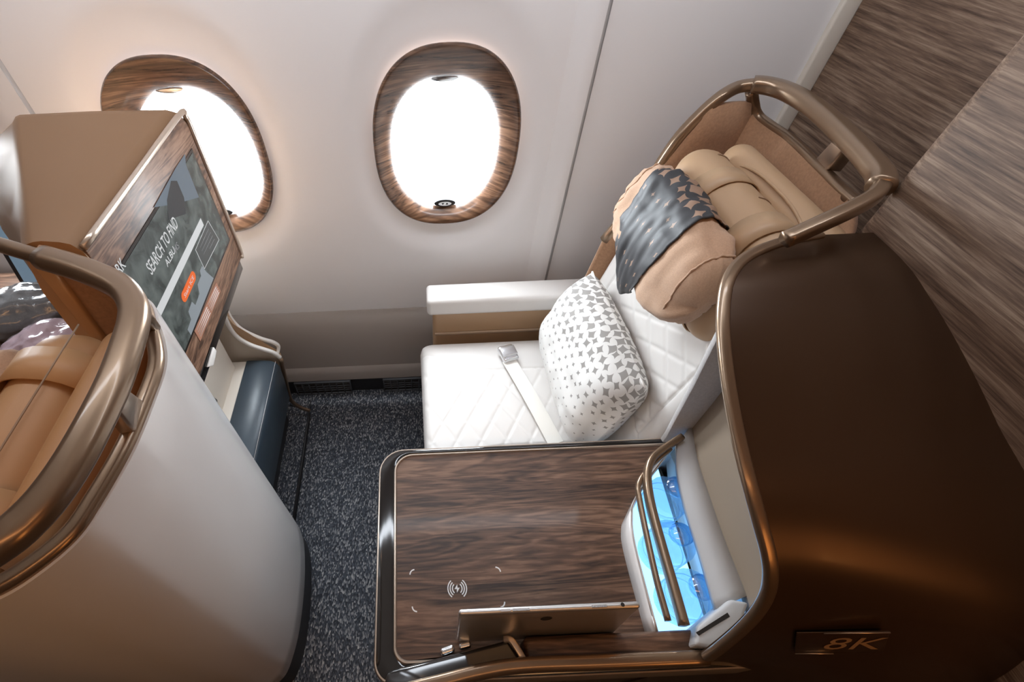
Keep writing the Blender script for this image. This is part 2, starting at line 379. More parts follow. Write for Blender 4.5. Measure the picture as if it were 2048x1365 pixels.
wall = thing('wall_window', 'white curved cabin sidewall with oval windows', None, (0, YW, .42), kind='structure')
def cell(x0, x1, z0, z1, win=None):
    if win is None:
        zs = [z0 + (z1 - z0)*i/12 for i in range(13)]
        return loft([[(x0, YW, z), (x1, YW, z)] for z in zs])
    wx, wz = win; n = 128
    cor = [math.atan2(z - wz, x - wx) for x in (x0, x1) for z in (z0, z1)]
    ang = [2*PI*i/n - PI for i in range(n)]
    for c in cor:
        j = min(range(n), key=lambda q: abs(ang[q] - c)); ang[j] = c
    def sup(t, a, b, p): 
        c, s = abs(math.cos(t))/a, abs(math.sin(t))/b
        return (c**p + s**p)**(-1/p)
    def rect(t):
        c, s = math.cos(t), math.sin(t); r = 9
        if c > 1e-9: r = min(r, (x1 - wx)/c)
        if c < -1e-9: r = min(r, (x0 - wx)/c)
        if s > 1e-9: r = min(r, (z1 - wz)/s)
        if s < -1e-9: r = min(r, (z0 - wz)/s)
        return r
    rings = []
    for kind, dy in ((0, .012), (1, .008), (2, .0038), (3, .0), (4, 0), (5, 0)):
        q = []
        for t in ang:
            R0 = sup(t, .170, .214, 2.4); R1 = sup(t, .238, .318, 2.3); RR = rect(t)
            zc = .02*math.sin(t)
            r = {0: R0, 1: R0 + .55*(R1 - R0), 2: min(R1 - .006, RR*.96), 3: min(R1 + .006, RR*.985), 4: min(R1 + .03, RR*.993), 5: RR}[kind]
            q.append((wx + r*math.cos(t), YW + dy, wz + r*math.sin(t)))
        rings.append(q)
    return loft(rings, closed=True)
ZB, ZT = .42, 1.72
JX, JL = .425, -.895
def curve_top(x0, x1):
    return loft([[(x0, YW - .30*(1 - math.cos(a)), ZT + .42*math.sin(a)), (x1, YW - .30*(1 - math.cos(a)), ZT + .42*math.sin(a))] for a in [i*PI/2/8 for i in range(9)]])
def jamb(x0, x1, side):
    """soft raised flange that ends a sidewall panel"""
    prof = [(0, 0), (.25, -.004), (.5, -.012), (.75, -.016), (.93, -.014), (1, .004)]
    if side < 0: prof = [(1 - a, b) for a, b in prof][::-1]
    zs = [ZB + (ZT - ZB)*i/8 for i in range(9)]
    return loft([[(x0 + (x1 - x0)*a, YW + b, z) for a, b in prof] for z in zs])
w0 = (WIN[0][0], .994); w1 = (WIN[1][0], .994); w2 = (WIN[2][0], .994)
obj('sidewall_panel', join(cell(-.233, .36, ZB, ZT, w0), cell(JL + .012, -.233, ZB, ZT, w1), jamb(.36, JX, 1), curve_top(JL + .012, JX)), M['wall'], wall, angle=40)
obj('sidewall_panel', join(cell(JX + .008, .955, ZB, ZT), curve_top(JX + .008, .955)), M['wall'], wall, angle=40)
obj('sidewall_panel', join(cell(-1.60, JL, ZB, ZT, w2), curve_top(-1.60, JL)), M['wall'], wall, angle=40)
obj('sidewall_panel', join(cell(-2.6, -1.608, ZB, ZT), curve_top(-2.6, -1.608)), M['wall'], wall, angle=40)
obj('panel_joint', box(JX - .012, JX + .03, YW + .004, YW + .012, ZB, ZT), M['grey'], wall, smooth=False)
obj('panel_joint', box(JL - .02, JL + .03, YW + .004, YW + .010, ZB, ZT), M['grey'], wall, smooth=False)
for x0_, x1_, z0_, z1_ in ((-2.6, 1.6, 0, .70), (-2.6, 1.6, 1.30, 2.15), (.32, 1.6, .70, 1.30), (-.36, -.11, .70, 1.30), (-1.0, -.78, .70, 1.30), (-2.6, -1.44, .70, 1.30)):
    obj('outer_skin', box(x0_, x1_, 1.235, 1.245, z0_, z1_), M['cabin_dark'], wall, smooth=False)
# dado, lower band, kick strip
dado = [(YW + .022, ZB + .03), (YW + .014, ZB - .015), (1.132, .30), (1.122, .18), (1.118, .145), (1.108, .135), (1.102, .12), (1.098, .085), (1.12, .082)]
obj('wall_lower', loft([[(-2.6, y, z) for y, z in dado], [(.955, y, z) for y, z in dado]]), M['dado'], kind='structure', angle=30, label='taupe lower sidewall panel under the windows')
obj('baseboard_window', box(-2.6, .955, 1.105, 1.14, 0, .084), M['black_soft'], smooth=False, kind='structure', label='black kick strip behind the floor air grilles')
M['grille'] = mat('grille_dark_grey', (.07, .075, .085), .5)
def grille(x0, x1, label):
    t = thing('air_grille', label, 'vent', ((x0 + x1)/2, 1.095, 0), group='floor air grilles')
    for z0, z1 in ((.0, .008), (.074, .082)): obj('frame_rail', box(x0, x1, 1.09, 1.104, z0, z1, .002, 1), M['grille'], t)
    for z in (.022, .036, .050, .064): obj('slat', box(x0 + .004, x1 - .004, 1.092, 1.102, z, z + .005, .001, 1), M['grille'], t)
    n = max(3, int((x1 - x0)/.028))
    for i in range(n + 1):
        x = x0 + (x1 - x0 - .005)*i/n; obj('bar', box(x, x + .005, 1.0905, 1.103, .004, .078, .001, 1), M['grille'], t)
grille(-.51, -.285, 'black slatted air grille at floor level beside the footrest')
grille(-.155, .02, 'black slatted air grille at floor level beside the cream seat')

# windows
def window(n, wx, wz, label):
    w = thing('window_%d' % n, label, None, (wx, YW, wz - .23), kind='structure')
    N = 96
    secs = [(.186, .230, 0, 1.152, 2.4), (.1855, .2295, 0, 1.143, 2.4), (.182, .226, 0, 1.1395, 2.4), (.176, .219, 0, 1.1415, 2.4), (.155, .192, -.012, 1.160, 2.4), (.136, .169, -.026, 1.176, 2.38), (.1335, .167, -.0265, 1.183, 2.38)]
    rows = [soval(wx, wz + dz, a, b, N, p, y) for a, b, dz, y, p in secs]
    obj('bezel', loft(rows, closed=True), M['walnut_bezel'], w, angle=50)
    rows = [soval(wx, wz - .0265, a, b, N, 2.38, y) for a, b, y in ((.1335, .167, 1.181), (.131, .1645, 1.186), (.130, .1635, 1.215), (.16, .20, 1.217))]
    obj('reveal', loft(rows, closed=True), M['white_gloss'], w, angle=50)
    g = soval(wx, wz - .0265, .1345, .168, N, 2.38, 1.207)
    obj('pane', prism(g, (0, .004, 0)), M['pane'], w, smooth=False)
    # pull tab of the blind at the foot of the pane and slot at the head
    zc = wz - .0265 - .158
    tab = [Vector((wx + .031*math.cos(t), 1.172, zc + .0125*math.sin(t)*(1 if math.sin(t) > 0 else .8) + .003)) for t in [2*PI*i/32 for i in range(32)]]
    h = obj('blind_pull', prism(tab, (0, .014, 0), .002, 2), M['black_soft'], w)
    ins = [Vector((wx + .019*math.cos(t), 1.1712, zc + .0065*math.sin(t) + .003)) for t in [2*PI*i/24 for i in range(24)]]
    obj('pull_badge', prism(ins, (0, .002, 0)), M['silver'], h, smooth=False)
    for sx, up in ((-.006, -1), (.006, 1)):
        obj('arrow', quadgeo([(wx + sx - .004, 1.1709, zc + .003 - .0025*up), (wx + sx + .004, 1.1709, zc + .003 - .0025*up), (wx + sx, 1.1709, zc + .003 + .0035*up)]), M['black_soft'], h, smooth=False)
    top = [Vector((wx - .005 + .034*math.cos(t), 1.1715, wz - .0265 + .179 + .010*math.sin(t))) for t in [2*PI*i/32 for i in range(32)]]
    obj('head_slot', prism(top, (0, .003, 0), .001, 1), M['silver'], w)
window(1, *w0, 'oval cabin window with walnut surround above the cream seat armrest')
window(2, *w1, 'oval cabin window with walnut surround behind the monitor cabinet')
window(3, *w2, 'oval cabin window with walnut surround ahead of the monitor cabinet')

# wooden partition behind the seat
pt = thing('wall_rear', 'striped wood laminate partition behind the seat', None, (1.1, .5, 0), kind='structure')
obj('recessed_face', box(.955, 1.6, .60, 1.3, 0, 2.15), M['oak'], pt, smooth=False)
obj('front_block', box(.722, 1.6, -.10, .612, 0, 2.15, .022, 4), M['oak'], pt)
obj('aisle_return', box(1.0, 1.6, -2.0, -.10, 0, 2.15), M['cabin_dark'], pt, smooth=False)
obj('trim_1', box(.918, .956, 1.135, 1.152, .3, 1.9, .004, 2), M['beige'], kind='structure', label='pale beige corner trim where sidewall meets wood partition')

# =================================================================== NEAR CONSOLE (table, bottle bay, cover)
ZTB = .655
con = thing('side_console', 'walnut topped side console with bronze edge, bottle bay and dark curved cover', 'console', (.3, .26, 0))
out = rrect2(-.094, .545, .070, .474, 0, (.03, .01, .01, .05))
def setz(pts, z): return [Vector((p.x, p.y, z)) for p in pts]
ins1 = rrect2(-.060, .535, .098, .458, 0, (.02, .008, .008, .035))
ins2 = rrect2(-.066, .541, .092, .464, 0, (.024, .01, .01, .04))
edge = rrect2(-.098, .549, .066, .478, 0, (.032, .012, .012, .053))
obj('body', prism(setz(rrect2(-.080, .545, .078, .462, 0, (.03, .01, .01, .05)), .0), (0, 0, .545)), M['bronze_cover'], con, angle=30)
obj('edge_band', loft([setz(edge, .600), setz(edge, .648), setz([p*.5 + q*.5 for p, q in zip(edge, out)], .6545), setz(out, .6545)], closed=True), M['bronze_lt'], con, angle=40)
obj('black_border', loft([setz(out, .6545), setz([p*.7 + q*.3 for p, q in zip(out, ins2)], .6565), setz([p*.2 + q*.8 for p, q in zip(out, ins2)], .6565), setz(ins2, .6550)], closed=True), M['black'], con, angle=40)
obj('inner_trim', loft([setz(ins2, .6545), setz([p*.7 + q*.3 for p, q in zip(ins2, ins1)], .6585), setz([p*.3 + q*.7 for p, q in zip(ins2, ins1)], .6585), setz(ins1, .6545)], closed=True), M['bronze_lt'], con, angle=40)
lipA = [at(px, py, z=.655) for px, py in ((1338, 893), (1285, 968), (1250, 1035), (1242, 1062), (1248, 1110), (1290, 1268))]
lipc_ = catmull(lipA, 6)
tt = [p for p in setz(ins1, .630) if p.x < .4]
k0 = max(range(len(tt)), key=lambda i: -tt[i].y - (9 if tt[i].x > .2 else 0))
lo = sorted([p for p in tt if p.x < .2 and p.y < .2], key=lambda p: p.x); hi = sorted([p for p in tt if p.x < .2 and p.y > .2], key=lambda p: p.x)
outl = [Vector((lo[-1].x, .098, .630))] + [Vector((p.x + .004, p.y, .630)) for p in lipc_[::-1]] + [Vector((.52, .458, .630))] + sorted(hi, key=lambda p: -p.x)[0:] + sorted(lo, key=lambda p: p.x)[:-1]
top = obj('table_top', prism(outl, (0, 0, ZTB - .630)), M['walnut'], con, smooth=False)
# charging marks printed on the wood
def arc(cx, cy, r, a0, a1, w, z=ZTB + .0004, n=10):
    A = [math.radians(a0 + (a1 - a0)*i/n) for i in range(n + 1)]
    return loft([[(cx + (r - w/2)*math.cos(a), cy + (r - w/2)*math.sin(a), z), (cx + (r + w/2)*math.cos(a), cy + (r + w/2)*math.sin(a), z)] for a in A])
for cx, cy, a in ((-.028, .226, 90), (.119, .224, 0), (-.025, .175, 180), (.119, .176, 270)):
    obj('corner_mark', arc(cx, cy, .008, a, a + 90, .0022), M['mark'], top, smooth=False)
for r in (.0085, .0125, .0165):
    for a in (0, 180): obj('charging_wave', arc(.047, .2, r, a - 52, a + 52, .0019), M['mark'], top, smooth=False)
bolt = [(.0005, .0068), (-.0050, -.0008), (-.0008, -.0008), (-.0012, -.0068), (.0046, .0012), (.0006, .0012)]
obj('charging_bolt', quadgeo([(.047 + a, .2 + b, ZTB + .0004) for a, b in bolt]), M['mark'], top, smooth=False)
# raised ledge on the aisle side: black part, champagne band, wooden part, bronze rail
def ledge(x0, x1, y0, y1, z1, bev): return box(x0, x1, y0, y1, .64, z1, bev, 4)
lg = obj('wood_ledge', ledge(.142, .425, .078, .118, .700, .010), M['walnut'], con, angle=40)
blk = [at(1016, 1281, z=.700), at(1046, 1326, z=.700), at(882, 1366, z=.69), at(765, 1400, z=.665), at(772, 1345, z=.665), at(800, 1336, z=.668)]
obj('black_ledge', prism([Vector((p.x, p.y, p.z)) for p in blk], (0, 0, -.045), .006, 3), M['black'], con, angle=40)
obj('ledge_band', sweep(catmull([at(1008, 1279, z=.695), at(1022, 1281, z=.7015), at(1036, 1300, z=.7025), at(1052, 1328, z=.700)], 6), rr(.010, .006, .0025, 3)), M['bronze_lt'], con)
obj('aisle_rail', sweep(catmull([at(700, 1410, z=.640), at(870, 1368, z=.675), at(960, 1345, z=.690), at(1045, 1332, z=.700), at(1200, 1326, z=.700), at(1410, 1317, z=.700)], 8), rr(.020, .03, .007, 4)), M['bronze'], con)
obj('latch_button', xf(softbox(.012, .006, .006, .005), place(at(895, 1302, z=.66), 0, 0, 15)), M['silver'], con)
obj('latch_button', xf(softbox(.010, .005, .005, .004), place(at(930, 1292, z=.663), 0, 0, 10)), M['silver'], con)

# ---- cover: one profile in the y-z plane, cut off by a sloping front edge
prof = [(.62, 1.100), (.56, 1.100), (.50, 1.097), (.45, 1.086), (.40, 1.073), (.35, 1.057), (.30, 1.039), (.25, 1.019), (.21, 1.001), (.18, .980), (.158, .960), (.138, .932), (.122, .895), (.108, .855), (.094, .81), (.083, .76), (.076, .72), (.074, .66), (.074, .5), (.076, .25), (.078, .0)]
prof = [(v.x, v.y) for v in catmull([Vector((a, b, 0)) for a, b in prof], 4)]
def flare(x, y): 
    """the aisle side of the cover leans out into the aisle towards the partition"""
    w = max(0., min(1., (.27 - y)/.15)); return .060*w*max(0., (x - .45)/.275)**1.25
def hit(px, py):
    d = ray(px, py); fl = 0.0; res = None
    for it in range(8):
        res = None
        for (y0, z0), (y1, z1) in zip(prof[:-1], prof[1:]):
            y0_, y1_ = y0 - (fl if y0 < .27 else 0), y1 - (fl if y1 < .27 else 0)
            ey, ez = y1_ - y0_, z1 - z0; den = d[1]*ez - d[2]*ey
            if abs(den) < 1e-12: continue
            t = (y0_*ez - (z0 - H)*ey)/den; y = d[1]*t; z = H + d[2]*t
            u = ((y - y0_)*ey + (z - z0)*ez)/(ey*ey + ez*ez)
            if -.001 <= u <= 1.001 and t > 0: res = (Vector((d[0]*t, y, z)), y0 + (y1 - y0)*u); break
        if res is None: return None
        fl = flare(res[0].x, res[1])
    return res[0]
fpx = [(1640, 470), (1565, 485), (1510, 505), (1475, 530), (1455, 565), (1447, 610), (1446, 660), (1452, 730), (1464, 810), (1480, 890), (1500, 970), (1520, 1045), (1536, 1105), (1541, 1150), (1534, 1190), (1512, 1228), (1480, 1262), (1445, 1292), (1415, 1315)]
fr = [p for p in (hit(*q) for q in fpx) if p is not None]
fr = catmull(fr, 5)
rows = []
XB = .724
for p in fr:
    xs_ = [p.x + (XB - p.x)*(k/10)**1.3 for k in range(11)]; f0 = flare(p.x, p.y)
    rows.append([Vector((x, p.y + f0 - flare(x, p.y), p.z)) for x in xs_])
end = fr[-1]
for y, z in prof:
    if z < end.z - .01: rows.append([Vector((x, y - flare(x, y), z)) for x in [end.x + (XB - end.x)*(k/10)**1.3 for k in range(11)]])
cov = obj('cover', thick(rows, -.010), M['bronze_cover'], con, angle=50)
obj('cover_front_trim', sweep(fr, rr(.012, .017, .005, 4), up=(1, 0, 0)), M['bronze'], con, angle=50)
lin = [[p + Vector((.012, 0, 0)) for p in fr]]
inner = []
for p in fr:
    if p.z < .70: continue
    inner.append([Vector((p.x + .004, p.y + .006, p.z - .008)), Vector((p.x + .03, p.y + .012, p.z - .02)), Vector((max(p.x + .05, .50), p.y*.9 + .03, max(.70, p.z - .05))), Vector((.53, p.y*.9 + .03, max(.69, p.z - .12)))])
obj('cover_lining', loft(inner), M['lining'], con)
# seat number plate on the aisle side of the cover
def onp(px, py):
    p = hit(px, py); return p
pc = [onp(1586, 1299), onp(1762, 1299), onp(1765, 1261), onp(1590, 1259)]
if all(pc):
    n_ = (pc[1] - pc[0]).cross(pc[3] - pc[0]).normalized()
    if n_.y > 0: n_ = -n_
    pc[2] = pc[1] + pc[3] - pc[0]
    p0, p1, p2, p3 = [p + n_*.003 for p in pc]
    plate = obj('seat_number_plate', prism([p0, p1, p2, p3], n_*.002, .0007, 2), M['bronze_cover'], con)
    rgt = (p1 - p0).normalized(); upv = (p3 - p0).normalized()
    q = [p + n_*.0026 for p in (p0, p1, p2, p3)]
    for a, b in ((q[0], q[0] + (q[1] - q[0])*.45), (q[3] + (q[2] - q[3])*.3, q[2])):
        obj('plate_line', sweep([a, b], circ(.0009, 6), up=n_), M['bronze_lt'], plate)
    text('plate_text', '8K', q[0] + (q[1] - q[0])*.28 + (q[3] - q[0])*.22, rgt, upv, (p3 - p0).length*.55, M['mark_gold'], plate, shear=.3, sx=1.15)

# ---- bottle bay
L = lambda l, z: [at(px, py, z=z) for px, py in l]
lipB = L(((1350, 890), (1296, 962), (1272, 1000), (1266, 1030), (1272, 1090), (1318, 1268)), .690)
obj('bay_lip', thick([catmull(lipA, 6), catmull([a*.45 + b*.55 + Vector((0, 0, .004)) for a, b in zip(lipA, lipB)], 6), catmull(lipB, 6), catmull([p + Vector((.004, 0, -.03)) for p in lipB], 6)], .003), M['white_gloss'], con)
obj('front_bar', sweep(catmull(L(((1340, 900), (1300, 935), (1277, 968), (1280, 1005), (1295, 1080), (1313, 1160), (1336, 1243)), .705), 8), rr(.008, .014, .0035, 4)), M['bronze'], con)
obj('rear_bar', sweep(catmull(L(((1362, 876), (1325, 900), (1302, 922), (1294, 955), (1301, 1010), (1322, 1090), (1345, 1170), (1368, 1252)), .715), 8), rr(.013, .022, .005, 4)), M['bronze'], con)
gl = L(((1350, 893), (1352, 950), (1367, 1020), (1395, 1110), (1427, 1222)), .70); gr = L(((1372, 850), (1388, 925), (1412, 1000), (1441, 1085), (1482, 1192)), .70)
grx = [p + Vector((.012, 0, 0)) for p in gr]
obj('bay_shelf', thick([catmull(gl, 6), catmull(grx, 6)], -.012), M['grey'], con)
def prof_z(y):
    for (y0, z0), (y1, z1) in zip(prof[:-1], prof[1:]):
        if y1 <= y <= y0: return z0 + (z1 - z0)*(y - y0)/(y1 - y0)
    return .9
gc = catmull([gr[0] + Vector((.004, .0, 0))] + gr[1:] + [Vector((.50, .115, .70))], 6)
obj('bay_back_panel', loft([[Vector((p.x + .002, p.y, .695)) for p in gc], [Vector((p.x + .002, p.y, .80)) for p in gc], [Vector((p.x - .004, p.y, min(1.06, prof_z(p.y) - .012))) for p in gc]]), M['lining'], con)
glow = emis('blue_light_panel', (.30, .62, 1.0), 2.2)
bf = [(.34, .10, .556), (.50, .10, .556), (.53, .452, .556), (.44, .42, .556), (.37, .30, .556)]
obj('light_panel', prism(bf, (0, 0, .006)), glow, con, smooth=False, label='blue backlit floor of the bottle bay')
obj('bay_end', prism([(.33, .098, .55), (.53, .098, .55), (.53, .098, .70), (.33, .098, .655)], (0, .004, 0)), M['white_gloss'], con, smooth=False)
obj('bay_rear', loft([[Vector((p.x + .01, p.y, .55)) for p in gc], [Vector((p.x + .01, p.y, .70)) for p in gc]]), M['white_gloss'], con)
obj('bay_front', loft([[Vector((p.x + .008, p.y, .55)) for p in lipc_], [Vector((p.x + .008, p.y, .66)) for p in lipc_]]), M['white_gloss'], con)
hold = [at(1388, 1292, z=.722), at(1396, 1252, z=.722), at(1462, 1198, z=.722), at(1500, 1205, z=.722), at(1482, 1255, z=.722), at(1440, 1300, z=.722)]
hd = obj('card_holder', prism(hold, (0, 0, -.06), .006, 3), M['grey'], con, angle=40)
sl = [at(1398, 1272, z=.7228), at(1394, 1265, z=.7228), at(1455, 1226, z=.7228), at(1460, 1234, z=.7228)]
obj('slot', prism(sl, (0, 0, -.004)), M['pocket'], hd, smooth=False)
# water bottles lying and standing in the bay
blue_clear = clear('clear_bottle_plastic', (.72, .88, 1.0), .28, .06)
_nt = blue_clear.node_tree; _n = _nt.nodes.new('ShaderNodeTexNoise'); _n.inputs['Scale'].default_value = 70; _n.inputs['Distortion'].default_value = 2
_b = _nt.nodes.new('ShaderNodeBump'); _b.inputs['Distance'].default_value = .004; _nt.links.new(_n.outputs['Fac'], _b.inputs['Height'])
for _g in [q for q in _nt.nodes if q.type == 'BSDF_GLOSSY']: _nt.links.new(_b.outputs['Normal'], _g.inputs['Normal'])
cap_m = clear('bottle_cap_blue', (.45, .72, .95), .3, .15)
def bottle(loc, ax, r, ln, label):
    t = thing('water_bottle', label, 'bottle', loc, group='water bottles in the console bay')
    pr = [(0, .0), (.0, .55), (.02, .9), (.06, 1), (.2, 1), (.22, .93), (.26, .93), (.28, 1), (.42, 1), (.44, .93), (.48, .93), (.5, 1), (.66, 1), (.76, .82), (.84, .48), (.88, .42), (.93, .42)]
    q = Vector(ax).to_track_quat('Z', 'Y').to_matrix().to_4x4(); mt = Matrix.Translation(loc) @ q
    rows_ = [[Vector((max(b, .02)*r*math.cos(2*PI*i/20), max(b, .02)*r*math.sin(2*PI*i/20), a*ln)) for i in range(20)] for a, b in pr]
    obj('bottle_body', xf(loft(rows_, closed=True), mt), blue_clear, t)
    rows_ = [[Vector((b*r*math.cos(2*PI*i/20), b*r*math.sin(2*PI*i/20), a*ln)) for i in range(20)] for a, b in ((.92, .5), (1, .5), (1.0, .02))]
    obj('bottle_cap', xf(loft(rows_, closed=True), mt), cap_m, t)
for (px_, py_), lb in (((1392, 1182), 'nearest the leaning tablet'), ((1352, 1078), 'in the middle'), ((1345, 985), 'nearest the seat')):
    c_ = at(px_, py_, z=.66)
    bottle((c_.x, c_.y, .5635), (0, 0, 1), .040, .125, 'clear plastic water bottle %s in the blue lit bay' % lb)
# grey felt wing between console and seat
obj('felt_wing', prism([(.515, .477, .50), (.510, .477, .68), (.490, .477, .86), (.468, .477, 1.02), (.50, .477, 1.075), (.70, .477, 1.085), (.70, .477, .50)], (0, -.012, 0), .003, 2), M['felt_grey'], con, angle=40)

# tablet leaning on the ledge
tb = thing('tablet_computer', 'slim aluminium tablet standing on edge against the wooden ledge of the table', 'tablet', (.165, .126, ZTB))
mt = place((.166, .1285, .658 + .079), rx=-4)
obj('case_back', xf(softbox(.128, .0045, .079, .0044, n=8), mt), M['alu'], tb)
obj('screen_glass', xf(box(-.122, .122, .0042, .0056, -.073, .073, .0006, 1), mt), M['black'], tb, smooth=False)
for x, w in ((-.062, .007), (-.040, .012), (.070, .011)): obj('top_button', xf(box(x - w, x + w, -.0022, .0012, .0785, .0800, .0004, 1), mt), M['grey'] if w < .01 else M['silver'], tb, smooth=False)
obj('headphone_jack', xf(([Vector((.103 + .0028*math.cos(t), .0028*math.sin(t), .0795)) for t in [2*PI*i/20 for i in range(20)]] , [list(range(20))]), mt), M['pocket'], tb, smooth=False)
obj('rear_emblem', xf(([Vector((.0085*math.cos(t), -.0048, .045 + .010*math.sin(t))) for t in [2*PI*i/24 for i in range(24)]], [list(range(24))]), mt), M['black_soft'], tb, smooth=False)

# =================================================================== CREAM SEAT
seat = thing('passenger_seat', 'cream quilted leather airline seat with tan felt shell and headrest', 'seat', (.30, .72, 0))
def groove(d, w): return math.exp(-(d/w)**2)
def quilt(u, v, s):
    """distance (m) to the nearest diamond quilting line"""
    a = (u + .62*v)/s; b = (u - .62*v)/s
    return min(abs(a - round(a)), abs(b - round(b)))*s*.85
def cushion_top():
    nx, ny = 150, 150; x0, x1, y0, y1 = .004, .53, .474, .952; rows_ = []
    for i in range(nx + 1):
        u = i/nx; q = []
        for j in range(ny + 1):
            v = j/ny; x = x0 + (x1 - x0)*u; y = y0 + (y1 - y0)*v
            e = min(u*(x1 - x0), .04)/.04; ev = min(min(v, 1 - v)*(y1 - y0), .035)/.035
            z = .462 + .006*math.sin(PI*v) - .030*(1 - math.sqrt(max(0, 1 - (1 - e)**2))) - .026*(1 - math.sqrt(max(0, 1 - (1 - ev)**2)))
            ys1 = .90 - .075*math.sin(min(1, u/.42)*PI/2)**1.4; ys0 = .52 + .055*math.sin(min(1, u/.40)*PI/2)**1.3
            z -= .0032*groove(y - ys1, .0032) + .0032*groove(y - ys0, .0032)
            if ys0 < y < ys1: z += .0014 - .0019*groove(quilt(x - .02, y - .7, .066), .0042)
            else: z += .0002*math.sin(x*900)
            q.append(Vector((x, y, z)))
        rows_.append(q)
    return rows_
ct = cushion_top()
obj('seat_cushion', loft(ct), M['leather'], seat)
skirt = [[p for p in ct[0]], [Vector((p.x - .004, p.y, p.z - .02)) for p in ct[0]], [Vector((p.x - .002, p.y, .36)) for p in ct[0]], [Vector((p.x + .02, p.y, .33)) for p in ct[0]]]
obj('cushion_front', loft(skirt), M['leather'], seat)
obj('cushion_side', loft([[r[-1] for r in ct], [Vector((r[-1].x, r[-1].y + .003, .34)) for r in ct]]), M['leather'], seat)
obj('seat_base', box(.03, .56, .49, .94, .06, .345, .01), M['black_soft'], seat)
obj('seat_foot', box(.06, .12, .52, .60, 0, .07), M['black_soft'], seat, smooth=False)
obj('seat_foot', box(.06, .12, .84, .92, 0, .07), M['black_soft'], seat, smooth=False)
# quilted backrest on an inclined plane
BO = Vector((.478, 0, .452)); BU = Vector((.20, 0, 1)).normalized(); BN = Vector((-1, 0, .20)).normalized()
def back_top():
    nx, ny = 150, 130; rows_ = []
    for i in range(nx + 1):
        u = i/nx; h = u*.50; q = []
        for j in range(ny + 1):
            v = j/ny; y = .474 + .50*v
            ev = min(min(v, 1 - v)*.50, .04)/.04
            d = .012*math.sin(PI*v)**.5 - .034*(1 - math.sqrt(max(0, 1 - (1 - ev)**2)))
            d += .018*abs(2*v - 1)**2.2
            arch = .145 + .03*math.cos((y - .72)*7); yl = .915 - .02*u; yr = .515 + .01*u
            ins = h > arch and yr < y < yl
            if ins:
                d += .0014 - .0026*groove(quilt(h*1.0, (y - .72)*1.0, .066), .0042)
            else: d += .0003*math.sin(h*900)
            d -= .0045*groove(h - arch, .003)
            if h > arch: d -= .0045*groove(y - yl, .003) + .0045*groove(y - yr, .003)
            q.append(BO + BU*h + Vector((0, y, 0)) + BN*d)
        rows_.append(q)
    return rows_
bt = back_top()
obj('backrest', thick(bt, -.06), M['leather'], seat)
# upper back cushion and headrest
obj('upper_back_cushion', xf(softbox(.032, .185, .15, .030, (.01, .0, .0)), place((.660, .735, .945), ry=10)), M['leather_tan'], seat)
pp = [Vector((-.030, .178*math.sin(t)*abs(math.sin(t))**-.25 if abs(math.sin(t)) > 1e-6 else 0, .143*math.cos(t)*abs(math.cos(t))**-.25 if abs(math.cos(t)) > 1e-6 else 0)) for t in [2*PI*i/64 for i in range(64)]]
mub = place((.660, .735, .945), ry=10)
obj('cushion_piping', sweep([mub @ p for p in pp], circ(.003, 6), up=BN, closed=True), M['leather_tan'], seat)
mh = place((.578, .725, .980), ry=11)
hr = obj('headrest', xf(softbox(.048, .180, .120, .044, (.010, .0, .0)), mh), M['leather_tan'], seat)
def strap(yc, w):
    prf = [(.0545 + .010, 1)]; loop = []
    hx, hz, r = .0495, .1215, .044
    for cx, cz, a in ((hx - r, hz - r, 0), (-hx + r, hz - r, PI/2), (-hx + r, -hz + r, PI), (hx - r, -hz + r, 1.5*PI)):
        for i in range(7):
            t = a + i*PI/12; loop.append(Vector((cx + r*math.cos(t), 0, cz + r*math.sin(t))))
    k = 1 - (yc/.185)**2
    rows_ = []
    for dy in (-w/2, w/2):
        rows_.append([mh @ Vector((p.x*1.0 + math.copysign(.010*k*(1 - (p.z/.125)**2), p.x), yc + dy, p.z)) for p in loop + loop[:1]])
    return thick(rows_, .002)
obj('headrest_strap', strap(.045, .052), M['leather_tan'], hr)
obj('headrest_strap', strap(-.105, .052), M['leather_tan'], hr)
for yy in (-.03, .125, -.15):
    lp = [Vector((.004 + .045*math.cos(t), yy, .076 + .045*math.sin(t))) for t in [i*PI/2/8 for i in range(9)]] + [Vector((-.0, yy, .1215)), ]
    obj('seam', sweep([mh @ p for p in lp], circ(.0012, 6), up=(0, 1, 0)), M['stitch'], hr)
tubep = [mh @ Vector((.056, y, .085)) for y in (-.09, -.03, .03, .07)]
obj('headrest_loop', sweep(tubep, circ(.010, 12)), M['leather_tan'], seat)

# felt shell, rim, handle
rim = [at(1300, 372, y=.985), at(1320, 330, y=.985), at(1358, 275, y=.985), at(1400, 230, y=.988), at(1440, 195, y=.99), at(1475, 175, z=1.16), at(1512, 169, z=1.168), at(1560, 178, z=1.170), at(1605, 200, z=1.170), at(1650, 233, z=1.170), at(1700, 280, z=1.170), at(1742, 325, z=1.170), at(1763, 358, z=1.168), at(1752, 388, z=1.163), at(1710, 415, z=1.155), at(1640, 448, z=1.142), at(1570, 480, z=1.125)]
rimc = catmull(rim, 6)
i_h0, i_h1 = 6*6, 12*6
i_a = 12*6
obj('shell_rim', sweep(catmull([Vector((.50, .985, .80))] + rim[:7], 8), rr(.022, .024, .008, 4), up=(0, 1, 0), fixed=True), M['bronze'], seat)
obj('handle', sweep(rimc[i_h0 - 1:i_h1 + 4], rr(.036, .030, .012, 5)), M['bronze'], seat)
obj('shell_arm', sweep(rimc[i_a:], rr(.022, .022, .006, 4)), M['bronze'], seat)
